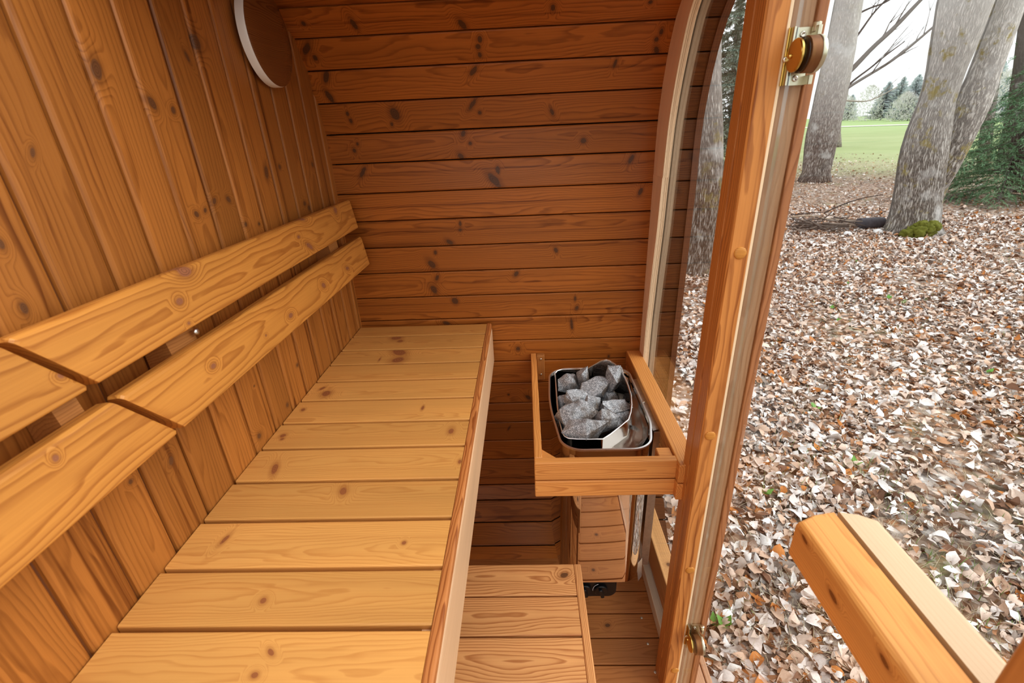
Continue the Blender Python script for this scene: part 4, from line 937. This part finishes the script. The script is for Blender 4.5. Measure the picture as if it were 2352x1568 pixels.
# ---- spruces: drooping boughs of short needles
nm=[]
def needle_mat(name,c0,c1):
    N=NT(name); pos=N.n('ShaderNodeNewGeometry').outputs['Position']; N.bsdf(N.mix(N.noise(pos,3.5,4,.7),c0,c1),.7,0,.2); return N.m
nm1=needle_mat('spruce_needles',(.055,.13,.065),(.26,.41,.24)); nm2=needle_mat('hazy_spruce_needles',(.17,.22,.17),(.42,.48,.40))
def spruce(name,label,base,h,rad,nb,seed,mat,group=None,low=.05,dens=1.0,trunk_r=.05,ns=1.0):
    g=random.Random(seed); root=empty(name,base,label,'tree',group); b=Vector(base)
    mb=MB(); tube(mb,[b+Vector((0,0,-.05)),b+Vector((.02,0,h*.5)),b+Vector((0,.02,h))],[trunk_r,trunk_r*.6,.006],8); mb.build('trunk',bk3,root)
    wood_=MB(); V=[];F=[]
    for i in range(nb):
        t=low+(1-low)*(i+g.random())/nb; z=h*t; L=rad*(1-t)**.75*g.uniform(.65,1.1)+.08; a=i*2.4+g.uniform(-.4,.4)
        d=Vector((math.cos(a),math.sin(a),0)); pts=[]
        for u in np.linspace(0,1,6): pts.append(b+Vector((0,0,z))+d*L*u+Vector((0,0,-L*.42*u*u+.10*L*u)))
        tube(wood_,pts,[.012*(1-u*.8)*(L/rad+.3) for u in np.linspace(0,1,6)],4)
        nt_=max(4,int(11*L/rad*dens)+4)
        for k in range(nt_):
            u=.12+.88*(k+g.random())/nt_; ii=min(int(u*5),4); fr=u*5-ii; p=pts[ii].lerp(pts[ii+1],fr)
            for sgn in (-1,1):
                s_=Vector((-d.y,d.x,0))*sgn; tl=L*.42*(1.1-u)+.08; td=(d*.75+s_*g.uniform(.5,1.0)+Vector((0,0,g.uniform(-.55,.0)))).normalized()
                nn=max(6,int(tl/.020*dens))
                for m in range(nn):
                    q=p+td*tl*(m/nn)+Vector((0,0,-.12*tl*(m/nn)**2)); nl=g.uniform(.05,.10)*ns; ax=Vector((g.uniform(-1,1),g.uniform(-1,1),g.uniform(-.9,.7))); nd=(td*.9+ax*.8).normalized()*nl; sd=nd.cross(Vector((g.uniform(-1,1),g.uniform(-1,1),1))).normalized()*.0095*ns
                    n0=len(V); V+=[q-sd,q+sd,q+nd]; F.append((n0,n0+1,n0+2))
    wood_.build('boughs',twm,root); mb=MB(); mb.add(V,F); mb.build('needles',mat,root); return root
p=G(2292,462); spruce('green_spruce','green young spruce with drooping boughs behind the forked tree',(p.x,p.y,gz),2.9,2.15,64,11,nm1,None,.03,1.15)
p=G(2385,420); spruce('edge_spruce','taller spruce at the picture edge with thin upper boughs',(p.x,p.y,gz),6.5,2.6,70,13,nm1,None,.05,.8)
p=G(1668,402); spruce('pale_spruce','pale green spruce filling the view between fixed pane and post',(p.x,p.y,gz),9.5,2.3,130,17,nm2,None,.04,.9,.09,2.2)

# ---- far treeline across the field
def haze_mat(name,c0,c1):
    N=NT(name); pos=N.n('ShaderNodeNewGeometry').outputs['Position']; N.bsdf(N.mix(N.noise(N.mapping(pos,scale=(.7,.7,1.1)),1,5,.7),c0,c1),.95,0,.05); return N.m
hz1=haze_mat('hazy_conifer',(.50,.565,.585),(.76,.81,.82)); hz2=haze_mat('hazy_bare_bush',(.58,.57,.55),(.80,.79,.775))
def far_conifer(base,h,r,seed):
    g=random.Random(seed); mb=MB(); b=Vector(base); tube(mb,[b,b+Vector((0,0,h*.98))],[.16,.03],6)
    for k in range(520):
        t=(k+g.random())/520; z=h*(.06+.94*t); L=r*(1-t)**.8*g.uniform(.5,1.15)+.2; a=g.uniform(0,6.283); d=Vector((math.cos(a),math.sin(a),g.uniform(-.15,.35))); s_=Vector((-d.y,d.x,0))*L*.12
        p=b+Vector((0,0,z)); up=Vector((0,0,.2))
        mb.add([p+up,p+d*L*.6+s_,p+d*L,p+d*L*.6-s_],[(0,1,2,3)]); mb.add([p-up,p+d*L*.7+up*1.2,p+d*L,p+d*L*.6-up*1.6],[(0,1,2,3)])
    return mb
def far_at(px,py=276): p=G(px,py); return (p.x,p.y,gz)
labs=['hazy blue-grey conifer at the far edge of the field, closest to the bare grey tree','tallest hazy conifer of the far treeline, pointed crown','hazy conifer of the far treeline beside the forked trunk','hazy conifer of the far treeline half behind the forked trunk','hazy conifer in the far treeline directly behind the forked trunk','hazy conifer far behind the green spruce','far hazy conifer behind the leaning dark trunk']
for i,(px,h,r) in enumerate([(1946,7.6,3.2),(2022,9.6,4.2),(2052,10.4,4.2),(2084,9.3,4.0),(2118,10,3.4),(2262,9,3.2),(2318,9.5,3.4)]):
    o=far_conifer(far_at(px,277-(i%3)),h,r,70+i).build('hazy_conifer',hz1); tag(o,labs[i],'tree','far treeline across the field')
def far_bush(base,w_,h,seed):
    g=random.Random(seed); mb=MB(); b=Vector(base)
    for k in range(1500):
        a=g.uniform(0,6.283); t=g.random()**.5; z=h*g.random(); rr=w_*math.sqrt(max(0,1-(z/h)**2))*t; p=b+Vector((math.cos(a)*rr,math.sin(a)*rr,z)); u=Vector((g.uniform(-1,1),g.uniform(-1,1),g.uniform(.2,1.6))).normalized()*g.uniform(.4,1.0); s_=u.cross(Vector((1,.3,0))).normalized()*.06
        mb.add([p-s_,p+s_,p+u],[(0,1,2)])
    return mb
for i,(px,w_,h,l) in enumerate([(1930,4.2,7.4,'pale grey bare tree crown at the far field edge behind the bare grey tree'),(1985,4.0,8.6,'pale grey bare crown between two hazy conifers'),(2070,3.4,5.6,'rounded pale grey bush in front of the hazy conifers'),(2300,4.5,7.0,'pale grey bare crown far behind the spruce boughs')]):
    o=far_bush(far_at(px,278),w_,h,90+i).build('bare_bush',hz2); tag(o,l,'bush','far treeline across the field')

# ---- brush pile, log and white stone
stm=[plain('stick_%d'%i,c,.9,noise=(.3,25)) for i,c in enumerate([(.25,.21,.18),(.15,.125,.11),(.44,.35,.27),(.085,.068,.06)])]
PY_=at(1900,524,2,GZ)[1]
def stick(pxs,w_,mat,dy,label,grp='sticks of the brush pile'):
    P=[W(at(x,y,1,PY_+dy)) for x,y in pxs]
    for p in P: p.z=max(p.z,gz+.055)
    R=[w_*(1-.5*i/(len(P)-1)) for i in range(len(P))]
    P,R=resample(P,R,8); mb=MB(); tube(mb,P,R,6); o=mb.build('brush_stick',mat); tag(o,label,'stick',grp); return o
stick([(1893,489),(1925,472),(1985,452),(2028,447)],.013,stm[3],.1,'long thin dark stick rising out of the brush pile toward the forked tree')
stick([(1816,493),(1850,491),(1880,486),(1893,488)],.012,stm[3],.2,'thin dark bent stick along the top of the brush pile near the post')
stick([(1818,498),(1850,495),(1885,497)],.020,stm[2],.05,'pale straight stick on top of the brush pile near the post')
stick([(1888,502),(1930,505),(1972,509)],.026,stm[2],-.1,'thickest pale stick lying across the middle of the brush pile')
stick([(1978,503),(2000,501),(2020,499)],.016,stm[1],.3,'grey stick end poking out above the dark log')
stick([(1935,513),(1950,514),(1965,517)],.018,stm[2],-.3,'short pale broken stick touching the dark log')
stick([(1950,530),(1952,522),(1955,516)],.014,stm[2],-.45,'short pale upright twig in front of the brush pile')
rg=random.Random(21); gl='grey stick lying in the tangled lower part of the brush pile'
for i in range(64):
    x0=rg.uniform(1806,1945); y0=rg.uniform(497,532); L=rg.uniform(25,85); s=rg.uniform(-.14,.30)
    if rg.random()<.35: s=rg.uniform(-.9,.9); L*=.55
    stick([(x0,y0),(x0+L*.5,y0+s*L*.5+rg.uniform(-2,2)),(x0+L,y0+s*L)],rg.uniform(.008,.019),stm[rg.choice([0,0,1,1,3])],rg.uniform(-.75,.25),gl)
lp=[W(at(x,528,1,PY_-.25)) for x in (1968,2022)]
for p in lp: p.z=gz+.095
mb=MB(); tube(mb,[lp[0],lp[0].lerp(lp[1],.3),lp[0].lerp(lp[1],.7),lp[1]],[.10,.105,.105,.10],18,0,True,.03); lg=mb.build('short_log',plain('charred_log',(.085,.085,.10),.8,noise=(.5,18)),angle=50); tag(lg,'short dark grey log at the end of the brush pile','log')
for px,py,r,l in ((2015,537,.065,'white rounded stone in front of the dark log'),(1946,541,.055,'pale flat stone in front of the brush pile')):
    p=G(px,py); mb=MB(); lump(mb,(p.x,p.y,gz+r*.55),(r*1.2,r,r*.75),px,2,.25); o=mb.build('field_stone',plain('pale_stone',(.78,.78,.78),.8,noise=(.2,20))); tag(o,l,'stone')
